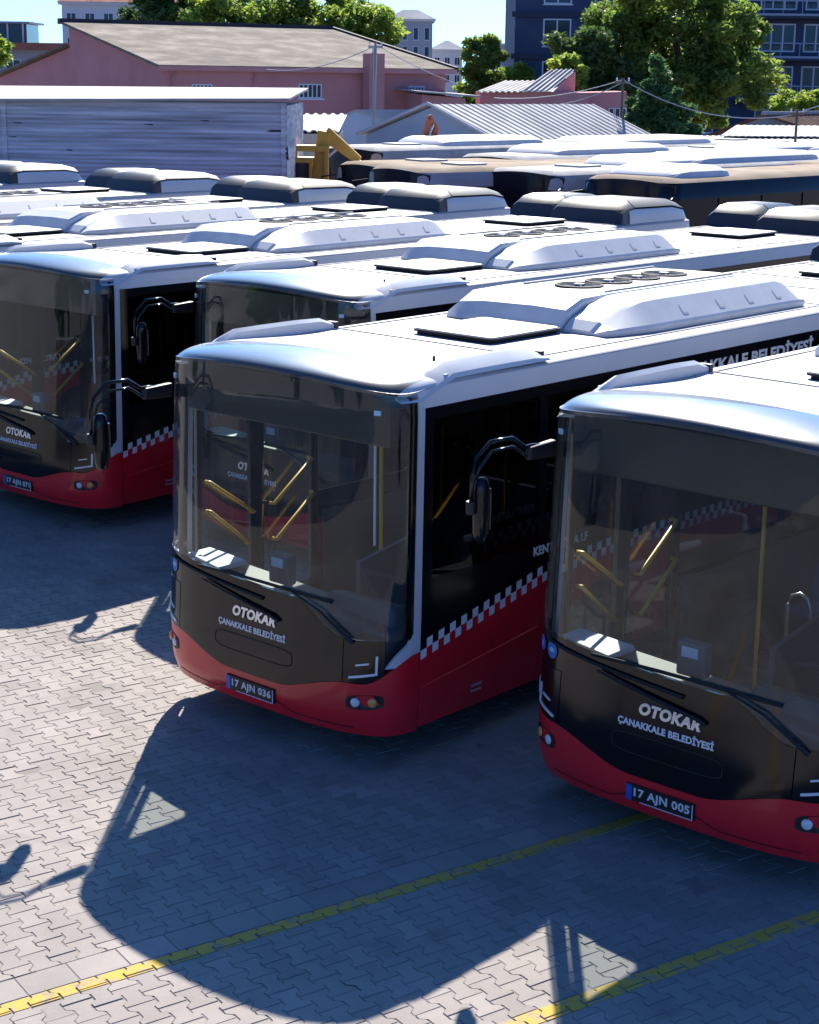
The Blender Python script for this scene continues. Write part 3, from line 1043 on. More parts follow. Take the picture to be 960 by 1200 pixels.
    top = [(-1.14, .20, 2.585), (-1.165, .02, 2.60), (-1.17, -.05, 2.60), (-1.19, -.16, 2.675), (-1.24, -.32, 2.665), (-1.28, -.42, 2.56), (-1.285, -.45, 2.45), (-1.29, -.45, 2.24)]
    low = [(-1.16, .04, 2.52), (-1.165, -.03, 2.53), (-1.19, -.15, 2.615), (-1.235, -.31, 2.60), (-1.27, -.39, 2.50), (-1.28, -.42, 2.42)]
    mb = MB()
    mb.tube(top, .015, 8)
    mb.tube(low, .011, 8)
    mb.build('arm', M['black'], mi, smooth=True)
    MB().hexa([(-1.18, -.04, 2.51), (-1.13, -.04, 2.51), (-1.12, .24, 2.50), (-1.18, .24, 2.50), (-1.18, -.03, 2.60), (-1.135, -.03, 2.60), (-1.12, .24, 2.615), (-1.18, .24, 2.615)]).build('mount', M['blacktrim'], mi, bevel=.015)
    # head: rounded shell with a glass on the rear face
    P = []
    n = 14
    for zz, k in ((1.985, .35), (2.0, .70), (2.05, .93), (2.15, 1.), (2.28, 1.), (2.37, .93), (2.415, .72), (2.43, .35)):
        P.append([(-1.27 + 0.046 * k * math.copysign(abs(math.cos(2 * PI * i / n)) ** .7, math.cos(2 * PI * i / n)), -.37 + .06 * k * math.copysign(abs(math.sin(2 * PI * i / n)) ** .8, math.sin(2 * PI * i / n)), zz) for i in range(n + 1)])
    mb = MB().grid(P)
    mb.add(P[0][:-1], [tuple(range(n))[::-1]])
    mb.add(P[-1][:-1], [tuple(range(n))])
    hd = mb.build('head', M['black'], mi, autosmooth=50)
    MB().hexa([(-1.305, -.32, 2.07), (-1.235, -.32, 2.07), (-1.235, -.307, 2.07), (-1.305, -.307, 2.07), (-1.305, -.32, 2.35), (-1.235, -.32, 2.35), (-1.235, -.307, 2.35), (-1.305, -.307, 2.35)]).build('mirror_glass', M['mirror'], hd)
    MB().tube([(-1.29, -.455, 2.28), (-1.29, -.45, 2.19)], .034, 10).build('knob', M['blacktrim'], mi, bevel=.006)
    # --- inside
    it = empty('interior')
    it.parent = root
    MB().box(-1.2, 1.2, .45, 11.7, .34, .38).build('floor', M['intfloor'], it)
    for g_ in (1, -1):
        MB().box(g_ * 1.205 - .012, g_ * 1.205 + .012, 2.0, 11.7, .38, 1.25).build('wall_lining', M['intdark'], it)
    MB().box(-1.19, 1.19, 11.66, 11.70, .38, 2.6).build('wall_lining', M['intgrey'], it)
    MB().box(-1.17, 1.17, 1.95, 11.7, 2.60, 2.63).build('ceiling', M['intlight'], it)
    MB().box(-1.15, 1.15, .62, 1.96, 2.50, 2.53).build('ceiling', M['intgrey'], it)
    MB().box(-1.08, 1.08, .36, .62, 2.40, 2.80).build('destination_display', M['display'], it, bevel=.01)
    # dashboard: door side coloured pale for its sunlit patch, dark binnacle before the driver
    d_ = MB()
    d_.hexa([(-1.1, .36, .38), (1.12, .36, .38), (1.12, .62, .38), (-1.1, .62, .38), (-1.1, .30, 1.16), (1.12, .30, 1.02), (1.12, .70, 1.02), (-1.1, .62, 1.16)])
    d_.build('dashboard', M['intdark'], it, bevel=.02)
    MB().hexa([(-1.13, .34, 1.162), (-.62, .22, 1.162), (-.62, .56, 1.162), (-1.13, .62, 1.162), (-1.13, .36, 1.20), (-.63, .24, 1.20), (-.63, .54, 1.20), (-1.13, .60, 1.20)]).build('sunlit_dash', M['intlight'], it, bevel=.01)
    MB().hexa([(.30, .45, 1.0), (1.05, .45, 1.0), (1.05, .85, 1.0), (.30, .85, 1.0), (.34, .5, 1.17), (1.02, .5, 1.17), (1.02, .70, 1.12), (.34, .70, 1.12)]).build('binnacle', M['intdark'], it, bevel=.03)
    mb = MB()
    mb.box(-.16, .06, .34, .44, 1.16, 1.40)
    mb.build('ticket_reader', M['intdark'], it, bevel=.02)
    MB().box(-.11, .01, .328, .345, 1.30, 1.37).build('screen', M['intlight'], it)
    # steering wheel
    c = Vector((.66, .92, 1.22))
    ax = Vector((0, .42, .9)).normalized()
    e1 = Vector((1, 0, 0))
    e2 = ax.cross(e1)
    mb = MB()
    mb.tube([c + (e1 * math.cos(2 * PI * i / 24) + e2 * math.sin(2 * PI * i / 24)) * .235 for i in range(25)], .017, 8, caps=False)
    for t in (0, 120, 240):
        mb.tube([c, c + (e1 * math.cos(R(t + 90)) + e2 * math.sin(R(t + 90))) * .235], .016, 6)
    mb.tube([c, c - ax * .45], .04, 8)
    mb.build('steering_wheel', M['rubber'], it, smooth=True)
    def seat(x, y, name, w=.44, mm='seat', back=.62, z=.62):
        P = MB()
        P.hexa([(x - w / 2, y, z), (x + w / 2, y, z), (x + w / 2, y + .45, z - .03), (x - w / 2, y + .45, z - .03), (x - w / 2, y, z + .10), (x + w / 2, y, z + .10), (x + w / 2, y + .45, z + .05), (x - w / 2, y + .45, z + .05)])
        P.hexa([(x - w / 2, y + .40, z), (x + w / 2, y + .40, z), (x + w / 2, y + .50, z), (x - w / 2, y + .50, z), (x - w / 2 + .03, y + .52, z + back), (x + w / 2 - .03, y + .52, z + back), (x + w / 2 - .03, y + .60, z + back), (x - w / 2 + .03, y + .60, z + back)])
        P.box(x - .06, x + .06, y + .15, y + .3, .38, z + .02)
        return P.build(name, M[mm], it, bevel=.03)
    seat(.66, 1.22, 'driver_seat', .52, 'intdark', .85, .80)
    for yy in (3.5, 4.35, 5.2, 6.05, 7.4, 8.25):
        for xx in (-.92, -.45, .45, .92):
            if xx < 0 and 5.0 < yy < 7:
                continue
            seat(xx, yy, 'seat')
    # driver partition and rails
    MB().box(.18, 1.14, 1.93, 1.97, .38, 1.55).build('partition', M['intdark'], it)
    MB().hexa([(.16, 1.0, .4), (.20, 1.0, .4), (.20, 1.93, .4), (.16, 1.93, .4), (.16, 1.0, 1.25), (.20, 1.0, 1.25), (.20, 1.93, 1.40), (.16, 1.93, 1.40)]).build('partition', M['intdark'], it)
    MB().tube([(.80, .52, 1.60), (.80, .52, 2.36)], .010, 8).build('blind_cord', M['intlight'], it)
    for x, y in ((-.55, 2.05), (.18, 2.0), (-.30, 3.45), (.30, 4.9), (-.30, 6.3)):
        MB().tube([(x, y, .38), (x, y, 2.61)], .017, 8).build('pole', M['yellow'], it, smooth=True)
    for x in (-.32, .32):
        MB().tube([(x, 2.05, 2.30), (x, 10.5, 2.30)], .016, 8).build('hand_rail', M['yellow'], it, smooth=True)
    for x in (-.42, -.02):
        MB().tube([(x, 2.25, .38), (x, 2.25, 1.15), (x + .03, 2.25, 1.23), (x + .10, 2.25, 1.26), (x + .17, 2.25, 1.23), (x + .20, 2.25, 1.15), (x + .20, 2.25, .38)], .015, 8).build('hand_rail', M['steel'], it, smooth=True)
    MB().box(-1.08, 1.08, .65, 11.5, .20, .33).build('chassis', M['blacktrim'], root)
    return root

def plate(root, text):
    pl = MB()
    y = S(0, .41, 0)[1]
    pl.box(-.265, .265, y - .016, y + .01, .352, .468)
    pl = pl.build('license_plate', M['blacktrim'], root, bevel=.004)
    MB().box(-.26, -.215, y - .019, y - .012, .357, .463).build('country_band', M['plateblue'], pl)
    v, f = text_geo(text, .1, .0036, 0, 1.08)
    v = fit_text(v, .435, .078)
    link('plate_number', MB().add([(p[0] + .018, y - .0185, .411 + p[1]) for p in v], f).mesh('number'), M['lettering'], pl)
    mb = MB()
    mb.box(.252, .258, y - .0195, y - .015, .358, .462)
    mb.box(-.15, .258, y - .0195, y - .015, .355, .360)
    mb.build('plate_edge', M['lettering'], pl)

HEAD = -.731
GRP = 'red and black city buses parked side by side'
bus_spots = [   # x, y, heading, plate, label
    (-1.199, 12.301, -.7288, '17 AJN 036', 'red and black city bus, plate 17 AJN 036, whose shadow lies across the kerb course'),
    (1.662, 10.292, -.7346, '17 AJN 005', 'red and black city bus, plate 17 AJN 005, over the end of the yellow line'),
    (-4.490, 18.964, -.7300, '17 AJN 071', 'red and black city bus, plate 17 AJN 071, beyond the set-back bus'),
    (-1.661, 17.287, -.7307, None, 'set-back city bus, only its windshield top and roof showing behind plate 036'),
]
ea = (math.cos(HEAD), math.sin(HEAD))
eb = (-math.sin(HEAD), math.cos(HEAD))
for k, (dx, dy) in enumerate(((-3.42, -.25), (-6.35, -.75), (-9.75, -.95), (-13.55, -1.4), )):
    bus_spots.append((-4.49 + ea[0] * dx + eb[0] * dy, 18.964 + ea[1] * dx + eb[1] * dy, HEAD, None,
                      ['city bus right behind the one with plate 071, white rooftop air conditioner showing',
                       'second white-roofed city bus beyond the one with plate 071',
                       'third white-roofed city bus beyond the one with plate 071',
                       'farthest white-roofed city bus of the row, beside the blue metal shed'][k]))
proto = build_bus()
buses = []
for i, (x, y, h, pt, lab) in enumerate(bus_spots):
    b = proto if i == 0 else copy_tree(proto)
    buses.append((b, x, y, h, pt, lab))
for b, x, y, h, pt, lab in buses:
    b.location = (x, y, 0)
    b.rotation_euler = (0, 0, h)
    tag(b, lab, 'bus', GRP)
    if pt:
        plate(b, pt)


M.update(
    navy=mat('navy render', (.055, .075, .135), .8, noise=(.4, .2)),
    navydark=mat('dark navy band', (.03, .04, .07), .7),
    pink=mat('pink render', (.58, .25, .24), .9, noise=(.35, .16), bump=(20, .2, .01)),
    pink2=mat('pink render of the annex', (.58, .27, .26), .9, noise=(.4, .2)),
    shingle=mat('weathered beige roof', (.20, .165, .125), .95, noise=(.8, .4), bump=(3, .3, .03)),
    fascia=mat('dark fascia', (.05, .042, .045), .8),
    tin=mat('galvanised sheet', (.40, .40, .40), .7, noise=(.7, .3)),
    tinwhite=mat('white roofing sheet', (.42, .41, .40), .75, noise=(.6, .2)),
    rusty=mat('rusty sheet', (.26, .115, .07), .85, noise=(.8, .5)),
    shedblue=mat('weathered blue grey siding', (.64, .67, .68), .65, noise=(1.1, .6), stretch=(.25, 1, 7)),
    beigebus=mat('beige roof paint', (.36, .285, .205), .9, noise=(1.0, .2), spec=.15),
    whitebus=mat('dusty white paint', (.46, .455, .44), .8, noise=(1.2, .3), spec=.2),
    greywall=mat('grey facade', (.36, .37, .40), .9, noise=(.2, .1)),
    whitewall=mat('white facade', (.62, .62, .64), .9, noise=(.2, .1)),
    redtile=mat('red tile', (.34, .12, .08), .9, noise=(1, .3)),
    framew=mat('white window frame', (.7, .71, .73), .5),
    pane=mat('dark window pane', (.02, .025, .035), .12),
    curtain=mat('pale curtain', (.45, .47, .5), .9),
    rail=mat('grey railing', (.35, .37, .42), .5),
    digger=mat('yellow digger paint', (.75, .42, .05), .5, noise=(2, .25)),
    diggerrust=mat('orange digger paint', (.45, .13, .05), .6, noise=(2, .3)),
    concrete=mat('concrete', (.35, .34, .33), .9, noise=(1, .2)),
    wood=mat('weathered wood', (.16, .12, .09), .9),
    bark=mat('bark', (.07, .05, .04), .95, noise=(4, .3)),
    tarp=mat('pale blue tarpaulin', (.42, .50, .60), .7, noise=(.5, .15)),
    oldglass=mat('dark bus glass', (.010, .012, .018), .12, spec=.25),
)
def leaf_mat(name, a, b, trans=.35):
    m = bpy.data.materials.new(name)
    m.use_nodes = True
    n, l = m.node_tree.nodes, m.node_tree.links
    pb = n['Principled BSDF']
    at_ = n.new('ShaderNodeAttribute')
    at_.attribute_name = 'tint'
    r = n.new('ShaderNodeValToRGB')
    r.color_ramp.elements[0].color = (*a, 1)
    r.color_ramp.elements[1].color = (*b, 1)
    l.new(at_.outputs['Fac'], r.inputs[0])
    l.new(r.outputs[0], pb.inputs['Base Color'])
    pb.inputs['Roughness'].default_value = .55
    tl = n.new('ShaderNodeBsdfTranslucent')
    l.new(r.outputs[0], tl.inputs[0])
    mx = n.new('ShaderNodeMixShader')
    mx.inputs[0].default_value = trans
    l.new(pb.outputs[0], mx.inputs[1])
    l.new(tl.outputs[0], mx.inputs[2])
    l.new(mx.outputs[0], n['Material Output'].inputs[0])
    return m
M['leafA'] = leaf_mat('broad leaves', (.07, .15, .03), (.36, .46, .09), .65)
M['leafB'] = leaf_mat('fresh leaves', (.13, .24, .035), (.46, .56, .10), .68)
M['leafC'] = leaf_mat('conifer sprays', (.035, .095, .035), (.14, .26, .08), .5)
M['leafD'] = leaf_mat('dark glossy leaves', (.035, .085, .03), (.16, .25, .06), .5)

# ------------------------------------------------------------------ older buses behind the row
def old_bus(label, x, y, head, roof='whitebus', h=3.0, length=11.5, ac=(3.0, 3.4), acm='acwhite', body='whitebus', cut=None, front_ac=False, mark=None):
    """a plain older city bus: local x across, y back from the windshield, windows all round"""
    root = empty('old_bus', (x, y, 0), head)
    w = 1.25
    r = .28
    pts = []
    for cx_, cy_, a0 in ((w - r, r, 270), (w - r, length - r, 0), (-w + r, length - r, 90), (-w + r, r, 180)):
        for k in range(6):
            t = R(a0 + k * 18)
            pts.append((cx_ + r * math.cos(t), cy_ + r * math.sin(t)))
    def ringz(z, inset=0.):
        out = []
        for px_, py_ in pts:
            out.append((px_ * (1 - inset / w), length / 2 + (py_ - length / 2) * (1 - inset / (length / 2)), z))
        return out + out[:1]
    def shell(name, m, zs):
        return MB().grid([ringz(z, i_) for z, i_ in zs]).build(name, M[m], root, autosmooth=45)
    shell('body', body, [(.32, .03), (.5, 0), (1.15, 0)])
    shell('window_band', 'oldglass', [(1.15, .004), (h - .42, .03)])
    shell('roof_rail', body, [(h - .42, .028), (h - .2, .05), (h - .1, .10)])
    mb = MB().grid([ringz(h - .1, .10), ringz(h - .03, .20), ringz(h, .5)])
    mb.add(ringz(h, .5)[:-1], [tuple(range(24))])
    rf = mb.build('roof', M[roof], root, autosmooth=60)
    # big windshield with rounded top
    P, Q = [], []
    for i in range(13):
        t = -1 + i / 6
        row = []
        for j in range(6):
            v = j / 5
            z = .95 + (h - .055 - .09 * t * t - .95) * v
            yy = -.05 + .05 * v * v + .16 * abs(t) ** 4
            row.append((t * 1.16, yy, z))
        P.append(row)
        Q.append([(p[0], p[1] + .03, p[2]) for p in row])
    MB().grid(P, inner=Q).build('windshield', M['oldglass'], root, autosmooth=40)
    for k in range(6):
        yy = 1.6 + k * 1.6
        for g_ in (-1, 1):
            MB().box(g_ * 1.235 - .012, g_ * 1.235 + .012, yy, yy + .10, 1.16, h - .44).build('window_post', M[body], root)
    for g_ in (-1, 1):
        for yy in (2.4, length - 3.2):
            MB().tube([(g_ * 1.0, yy, .46), (g_ * 1.245, yy, .46)], .46, 18).build('wheel', M['rubber'], root)
    MB().box(-1.0, 1.0, .4, length - .4, .22, .34).build('chassis', M['blacktrim'], root)
    if ac:
        a, l_ = ac
        au = MB()
        sec = lambda y_, k_, hh: [(-.95 * k_, y_, h - .02), (-.92 * k_, y_, h + .10 * hh), (-.72 * k_, y_, h + .20 * hh), (.72 * k_, y_, h + .20 * hh), (.92 * k_, y_, h + .10 * hh), (.95 * k_, y_, h - .02)]
        P = [sec(a, .92, .1), sec(a + .15, .97, .8), sec(a + .45, 1, 1), sec(a + l_ - .35, 1, 1), sec(a + l_ - .1, .97, .75), sec(a + l_, .94, .1)]
        au.grid(P)
        au.add(P[0], [tuple(range(6))])
        au.add(P[-1], [tuple(range(6))[::-1]])
        au.build('air_conditioner', M[acm], root, autosmooth=35)
    for y_ in (1.6, length - 2.6):
        if not (ac and ac[0] - .8 < y_ < ac[0] + ac[1] + .1):
            MB().box(-.4, .4, y_, y_ + .75, h - .01, h + .045).build('roof_hatch', M['intgrey'], root, bevel=.02)
    if mark:
        mb = MB()
        mb.tube([(1.262, .95, h - .72), (1.262, 1.3, h - .72), (1.262, 1.1, h - 1.05)], .02, 5)
        mb.build('graphic', M['blacktrim'], root)
    for g_ in (-1, 1):
        MB().tube([(g_ * 1.18, .1, h - .35), (g_ * 1.35, -.22, h - .4), (g_ * 1.36, -.25, h - .62)], .02, 6).build('mirror_arm', M['blacktrim'], root)
        MB().box(g_ * 1.36 - .09, g_ * 1.36 + .09, -.3, -.2, h - .95, h - .6).build('mirror', M['blacktrim'], root, bevel=.02)
    tag(root, label, 'bus', 'older buses parked behind the red ones')
    return root

OB = [  # label, front centre x, y, heading, options
    ('older beige-roofed bus with a white rooftop box and all-black side', 4.35, 35.6, -.78, dict(roof='beigebus', h=3.05, ac=(.55, 1.9), body='blackside')),
    ('older white bus with a dark windshield next to the beige-roofed black one', 2.35, 38.4, -.80, dict(roof='whitebus', h=3.03, ac=(3.2, 4.6), mark=1)),
    ('older beige-roofed bus with two roof hatches', -.45, 38.9, -.95, dict(roof='beigebus', h=3.03, ac=None)),
    ('older beige-roofed bus half hidden behind the one with two roof hatches', -1.3, 41.6, -.95, dict(roof='beigebus', h=2.98, ac=None)),
    ('older white bus with a black figure on its flank, closest to the yellow digger', -1.75, 46.2, -.80, dict(roof='whitebus', h=3.18, ac=(2.6, 4.2), mark=1)),
    ('older white bus with a long rooftop unit behind the beige-roofed black one', 5.3, 40.8, -.78, dict(roof='whitebus', h=3.08, ac=(1.2, 5.2))),
    ('older white bus with a long rooftop unit near the gabled store', 1.9, 44.4, -.80, dict(roof='whitebus', h=3.08, ac=(1.6, 4.8))),
    ('older white bus with a bare roof near the tin-roofed shed', 5.6, 46.4, -.80, dict(roof='whitebus', h=3.03, ac=(5, 3.0))),
    ('older white bus parked beside the wire pole', 3.6, 49.8, -.80, dict(roof='whitebus', h=3.13, ac=(1.5, 5.5))),
    ('older cream bus beneath the dark post', 9.2, 43.6, -.80, dict(roof='beigebus', h=3.03, ac=(2, 3))),
    ('older white bus along the front of the tin-roofed shed', 8.6, 49.2, -.80, dict(roof='whitebus', h=2.98, ac=(3, 3))),
]
M['blackside'] = M['oldglass']
for lab, x, y, hd_, kw in OB:
    old_bus(lab, x, y, hd_, **kw)


# ------------------------------------------------------------------ buildings
def wall_poly(name, m, parent, poly, depth):
    """poly: 3-D points of one face; depth: vector of its thickness"""
    return MB().prism(poly, (0, 0, 0), depth).build(name, M[m], parent)

def frame_at(o, ux, base):
    """maps (u along facade, out of facade, z) to world for a facade starting at base going along ux"""
    n_ = Vector((ux.y, -ux.x, 0))
    return lambda u, d, z: Vector(base) + ux * u + n_ * d + Vector((0, 0, z))

def window(parent, F, u0, u1, z0, z1, frame='framew', pane='pane', mull=1, fw=.07, sill=True, d=.0):
    fr_ = MB()
    fr_.hexa([F(u0, d + .05, z0), F(u1, d + .05, z0), F(u1, d - .1, z0), F(u0, d - .1, z0), F(u0, d + .05, z0 + fw), F(u1, d + .05, z0 + fw), F(u1, d - .1, z0 + fw), F(u0, d - .1, z0 + fw)])
    fr_.hexa([F(u0, d + .05, z1 - fw), F(u1, d + .05, z1 - fw), F(u1, d - .1, z1 - fw), F(u0, d - .1, z1 - fw), F(u0, d + .05, z1), F(u1, d + .05, z1), F(u1, d - .1, z1), F(u0, d - .1, z1)])
    us = [u0 + (u1 - u0 - fw) * k / (mull + 1) for k in range(mull + 2)]
    for k, a in enumerate(us):
        fr_.hexa([F(a, d + .047, z0 + fw), F(a + fw, d + .047, z0 + fw), F(a + fw, d - .1, z0 + fw), F(a, d - .1, z0 + fw), F(a, d + .047, z1 - fw), F(a + fw, d + .047, z1 - fw), F(a + fw, d - .1, z1 - fw), F(a, d - .1, z1 - fw)])
    wd = fr_.build('window', M[frame], parent)
    for k in range(mull + 1):
        a, b = us[k] + fw, us[k + 1]
        MB().hexa([F(a, d + .015, z0 + fw), F(b, d + .015, z0 + fw), F(b, d + .0, z0 + fw), F(a, d + .0, z0 + fw), F(a, d + .015, z1 - fw), F(b, d + .015, z1 - fw), F(b, d + .0, z1 - fw), F(a, d + .0, z1 - fw)]).build('pane', M[pane if (k % 3) else 'pane'], wd)
    if sill:
        MB().hexa([F(u0 - .08, d + .14, z0 - .07), F(u1 + .08, d + .14, z0 - .07), F(u1 + .08, d - .02, z0 - .07), F(u0 - .08, d - .02, z0 - .07), F(u0 - .08, d + .14, z0 - .003), F(u1 + .08, d + .14, z0 - .003), F(u1 + .08, d - .02, z0 - .003), F(u0 - .08, d - .02, z0 - .003)]).build('sill', M['framew'], wd)
    return wd

def corrugated(name, m, parent, p00, p10, p01, p11, n, amp, th=.03):
    """ribbed sheet: ribs run from the p0* edge to the p1* edge side, n ribs across p00->p10"""
    p00, p10, p01, p11 = map(Vector, (p00, p10, p01, p11))
    nrm = (p10 - p00).cross(p01 - p00).normalized()
    P, Q = [], []
    for i in range(n * 4 + 1):
        t = i / (n * 4)
        o_ = nrm * (amp if i % 4 in (1, 2) else 0.)
        P.append([p00.lerp(p10, t) + o_, p01.lerp(p11, t) + o_])
        Q.append([q_ - nrm * th for q_ in P[-1]])
    return MB().grid(P, inner=Q).build(name, M[m], parent)

# blue-grey metal shed
sh = empty('metal_shed', (-7, 40, 0))
def shed_wall():
    mb = MB()
    y0, x0, x1 = 40., -16., -2.92
    rows, z0, z1 = 44, 0., 4.36
    prev = None
    P = []
    for k in range(rows):
        a, b = z0 + (z1 - z0) * k / rows, z0 + (z1 - z0) * (k + 1) / rows
        P += [(a, -.075), (a + .05, -.06), (b - .015, -.04), (b - .015, -.03), (b, -.03)]
    xs = np.linspace(x0, x1, 40)
    G_ = [[(x, y0 + d_ + .012 * math.sin(x * 5.1 + z * 3) * math.sin(x * 1.7), z - .022 * (x - x1) * 0) for z, d_ in P] for x in xs]
    mb.grid(G_)
    return mb
sw = shed_wall().build('siding', M['shedblue'], None)
sw.parent = sh
sw.matrix_parent_inverse = Matrix.Translation((7, -40, 0))
def put(o, root):
    o.parent = root
    o.matrix_parent_inverse = Matrix.Translation(-Vector(root.location))
    return o
put(MB().box(-16, -2.93, 40.01, 46, 0, 4.3).build('wall', M['shedblue']), sh)
put(MB().hexa([(-16.2, 39.75, 4.22), (-2.85, 39.75, 4.43), (-2.85, 47, 4.60), (-16.2, 47, 4.50), (-16.2, 39.75, 4.30), (-2.85, 39.75, 4.475), (-2.85, 47, 4.66), (-16.2, 47, 4.60)]).build('roof', M['tinwhite']), sh)
for k in range(3):
    x = (-15.6, -9.4, -3.0)[k]
    put(MB().box(x - .05, x + .05, 39.9, 39.965, 0, 4.33).build('post', M['shedblue']), sh)
for (x, z, w_, h_) in ((-6.2, 3.85, .22, .09), (-9.2, 3.85, .2, .06), (-3.4, 3.72, .45, .05), (-8.0, 3.25, .14, .1), (-12, 3.4, .3, .08), (-4.9, 3.95, .2, .06), (-3.0, 3.1, .12, .3), (-9.35, 3.5, .25, .05)):
    put(MB().prism([(x, 39.945, z), (x + w_, 39.945, z - .02), (x + w_ * .8, 39.945, z + h_), (x + w_ * .2, 39.945, z + h_ * .8)], (0, 0, 0), (0, .05, 0)).build('torn_patch', M['fascia']), sh)
tag(sh, 'long blue-grey sheet metal shed with a pale flat roof', 'shed')

# pink workshop with the beige hipped-off roof
KS = 1.30
def far(p, k=KS):                                     # the same line of sight, k times as far
    return Vector((p[0] * k, p[1] * k, 4.968 + (p[2] - 4.968) * k))
pk = empty('pink_workshop', far((-7.87, 55, 4.968)) * 1)
pk.location.z = 0
c0 = far((-7.87, 55, 5.21))
ux = Vector((.872, .489, 0)).normalized()
uy = Vector((-ux.y, ux.x, 0))
LB, WB = 13.3, 24.
eave, ridge = c0.z, far((-12, 63, 6.66)).z
def PB(u, v, z):
    return (c0 + ux * u + uy * v) * 1 + Vector((0, 0, z - c0.z))
def pput(o):
    return put(o, pk)
pput(MB().prism([PB(0, 0, 0), PB(LB, 0, 0), PB(LB, 0, eave), PB(0, 0, eave)], (0, 0, 0), uy * .3).build('wall', M['pink']))
pput(MB().prism([PB(0, .3, 0), PB(0, .3, eave), PB(0, WB * .5, ridge - .1), PB(0, WB * .5, 0)], (0, 0, 0), ux * .3).build('wall', M['pink']))
pput(MB().prism([PB(0, WB * .5, 0), PB(0, WB * .5, ridge - 1.05), PB(0, WB, eave - .6), PB(0, WB, 0)], (0, 0, 0), ux * .3).build('wall', M['pink']))
pput(MB().prism([PB(LB - .3, .3, 0), PB(LB - .3, .3, eave), PB(LB - .3, WB * .5, ridge - .1), PB(LB - .3, WB, eave - .6), PB(LB - .3, WB, 0)], (0, 0, 0), ux * .3).build('wall', M['pink']))
ov = .35
pput(MB().hexa([PB(-ov, -ov, eave - .06), PB(LB + ov, -ov, eave - .06), PB(LB + ov, WB * .5, ridge), PB(-ov, WB * .5, ridge),
                PB(-ov, -ov, eave + .06), PB(LB + ov, -ov, eave + .06), PB(LB + ov, WB * .5, ridge + .12), PB(-ov, WB * .5, ridge + .12)]).build('roof', M['shingle']))
pput(MB().hexa([PB(-ov, WB * .5, ridge - 1.0), PB(LB + ov, WB * .5, ridge - 1.0), PB(LB + ov, WB + ov, eave - .62), PB(-ov, WB + ov, eave - .62),
                PB(-ov, WB * .5, ridge - .9), PB(LB + ov, WB * .5, ridge - .9), PB(LB + ov, WB + ov, eave - .5), PB(-ov, WB + ov, eave - .5)]).build('roof', M['shingle']))
pput(MB().hexa([PB(-ov - .1, WB * .5 - .15, ridge + .06), PB(LB + ov, WB * .5 - .15, ridge + .06), PB(LB + ov, WB * .5 + .25, ridge + .0), PB(-ov - .1, WB * .5 + .25, ridge + .0),
                PB(-ov - .1, WB * .5 - .15, ridge + .26), PB(LB + ov, WB * .5 - .15, ridge + .26), PB(LB + ov, WB * .5 + .25, ridge + .26), PB(-ov - .1, WB * .5 + .25, ridge + .26)]).build('ridge_cap', M['fascia']))
pput(MB().hexa([PB(LB + ov - .02, -ov, eave - .08), PB(LB + ov + .12, -ov, eave - .08), PB(LB + ov + .12, WB * .5, ridge - .02), PB(LB + ov - .02, WB * .5, ridge - .02),
                PB(LB + ov - .02, -ov, eave + .14), PB(LB + ov + .12, -ov, eave + .14), PB(LB + ov + .12, WB * .5, ridge + .22), PB(LB + ov - .02, WB * .5, ridge + .22)]).build('verge_board', M['fascia']))
pput(MB().hexa([PB(-ov, -ov - .08, eave - .16), PB(LB + ov, -ov - .08, eave - .16), PB(LB + ov, -ov + .02, eave - .16), PB(-ov, -ov + .02, eave - .16),
                PB(-ov, -ov - .08, eave + .03), PB(LB + ov, -ov - .08, eave + .03), PB(LB + ov, -ov + .02, eave + .03), PB(-ov, -ov + .02, eave + .03)]).build('gutter', M['pink2']))
for u in (.35, 4.0):
    pput(MB().tube([PB(u, -.12, eave - .12), PB(u, -.12, eave - .5), PB(u - .12, -.1, eave - .9), PB(u - .12, -.1, 0)], .06, 6).build('drain_pipe', M['pink2']))
def FW(u, d, z):
    return PB(u, -d, z)
for (u0, u1, z0, z1) in ((6.05, 7.15, 4.05, 4.65), (1.2, 2.1, 4.05, 4.6), (11.4, 12.2, 3.95, 4.6)):
    wd = window(pk, FW, u0, u1, z0, z1, 'framew', 'pane', 4, .05)
    for w_ in [wd]:
        put(w_, pk)
# chimney stack before the long wall
ch = MB()
ch.hexa([PB(9.0, -.9, 0), PB(9.75, -.9, 0), PB(9.75, -.25, 0), PB(9.0, -.25, 0), PB(9.0, -.9, 5.95), PB(9.75, -.9, 5.95), PB(9.75, -.25, 5.95), PB(9.0, -.25, 5.95)])
pput(ch.build('chimney', M['pink2'], bevel=.03))
pput(MB().tube([PB(9.38, -.58, 5.9), PB(9.38, -.58, 6.25)], .09, 8).build('flue', M['intlight']))
# lean-to
lt = MB()
lt.hexa([PB(11.2, -1.6, 0), PB(13.4, -1.6, 0), PB(13.4, 0, 0), PB(11.2, 0, 0), PB(11.2, -1.6, 4.25), PB(13.4, -1.6, 4.1), PB(13.4, 0, 4.2), PB(11.2, 0, 4.35)])
pput(lt.build('lean_to', M['pink2']))
pput(MB().hexa([PB(10.7, -2.0, 4.35), PB(14.0, -2.0, 4.15), PB(14.0, 0, 4.22), PB(10.7, 0, 4.45), PB(10.7, -2.0, 4.42), PB(14.0, -2.0, 4.22), PB(14.0, 0, 4.30), PB(10.7, 0, 4.52)]).build('lean_to_roof', M['tinwhite']))
tag(pk, 'long pink rendered workshop with a weathered beige gable roof and chimney stack', 'building')

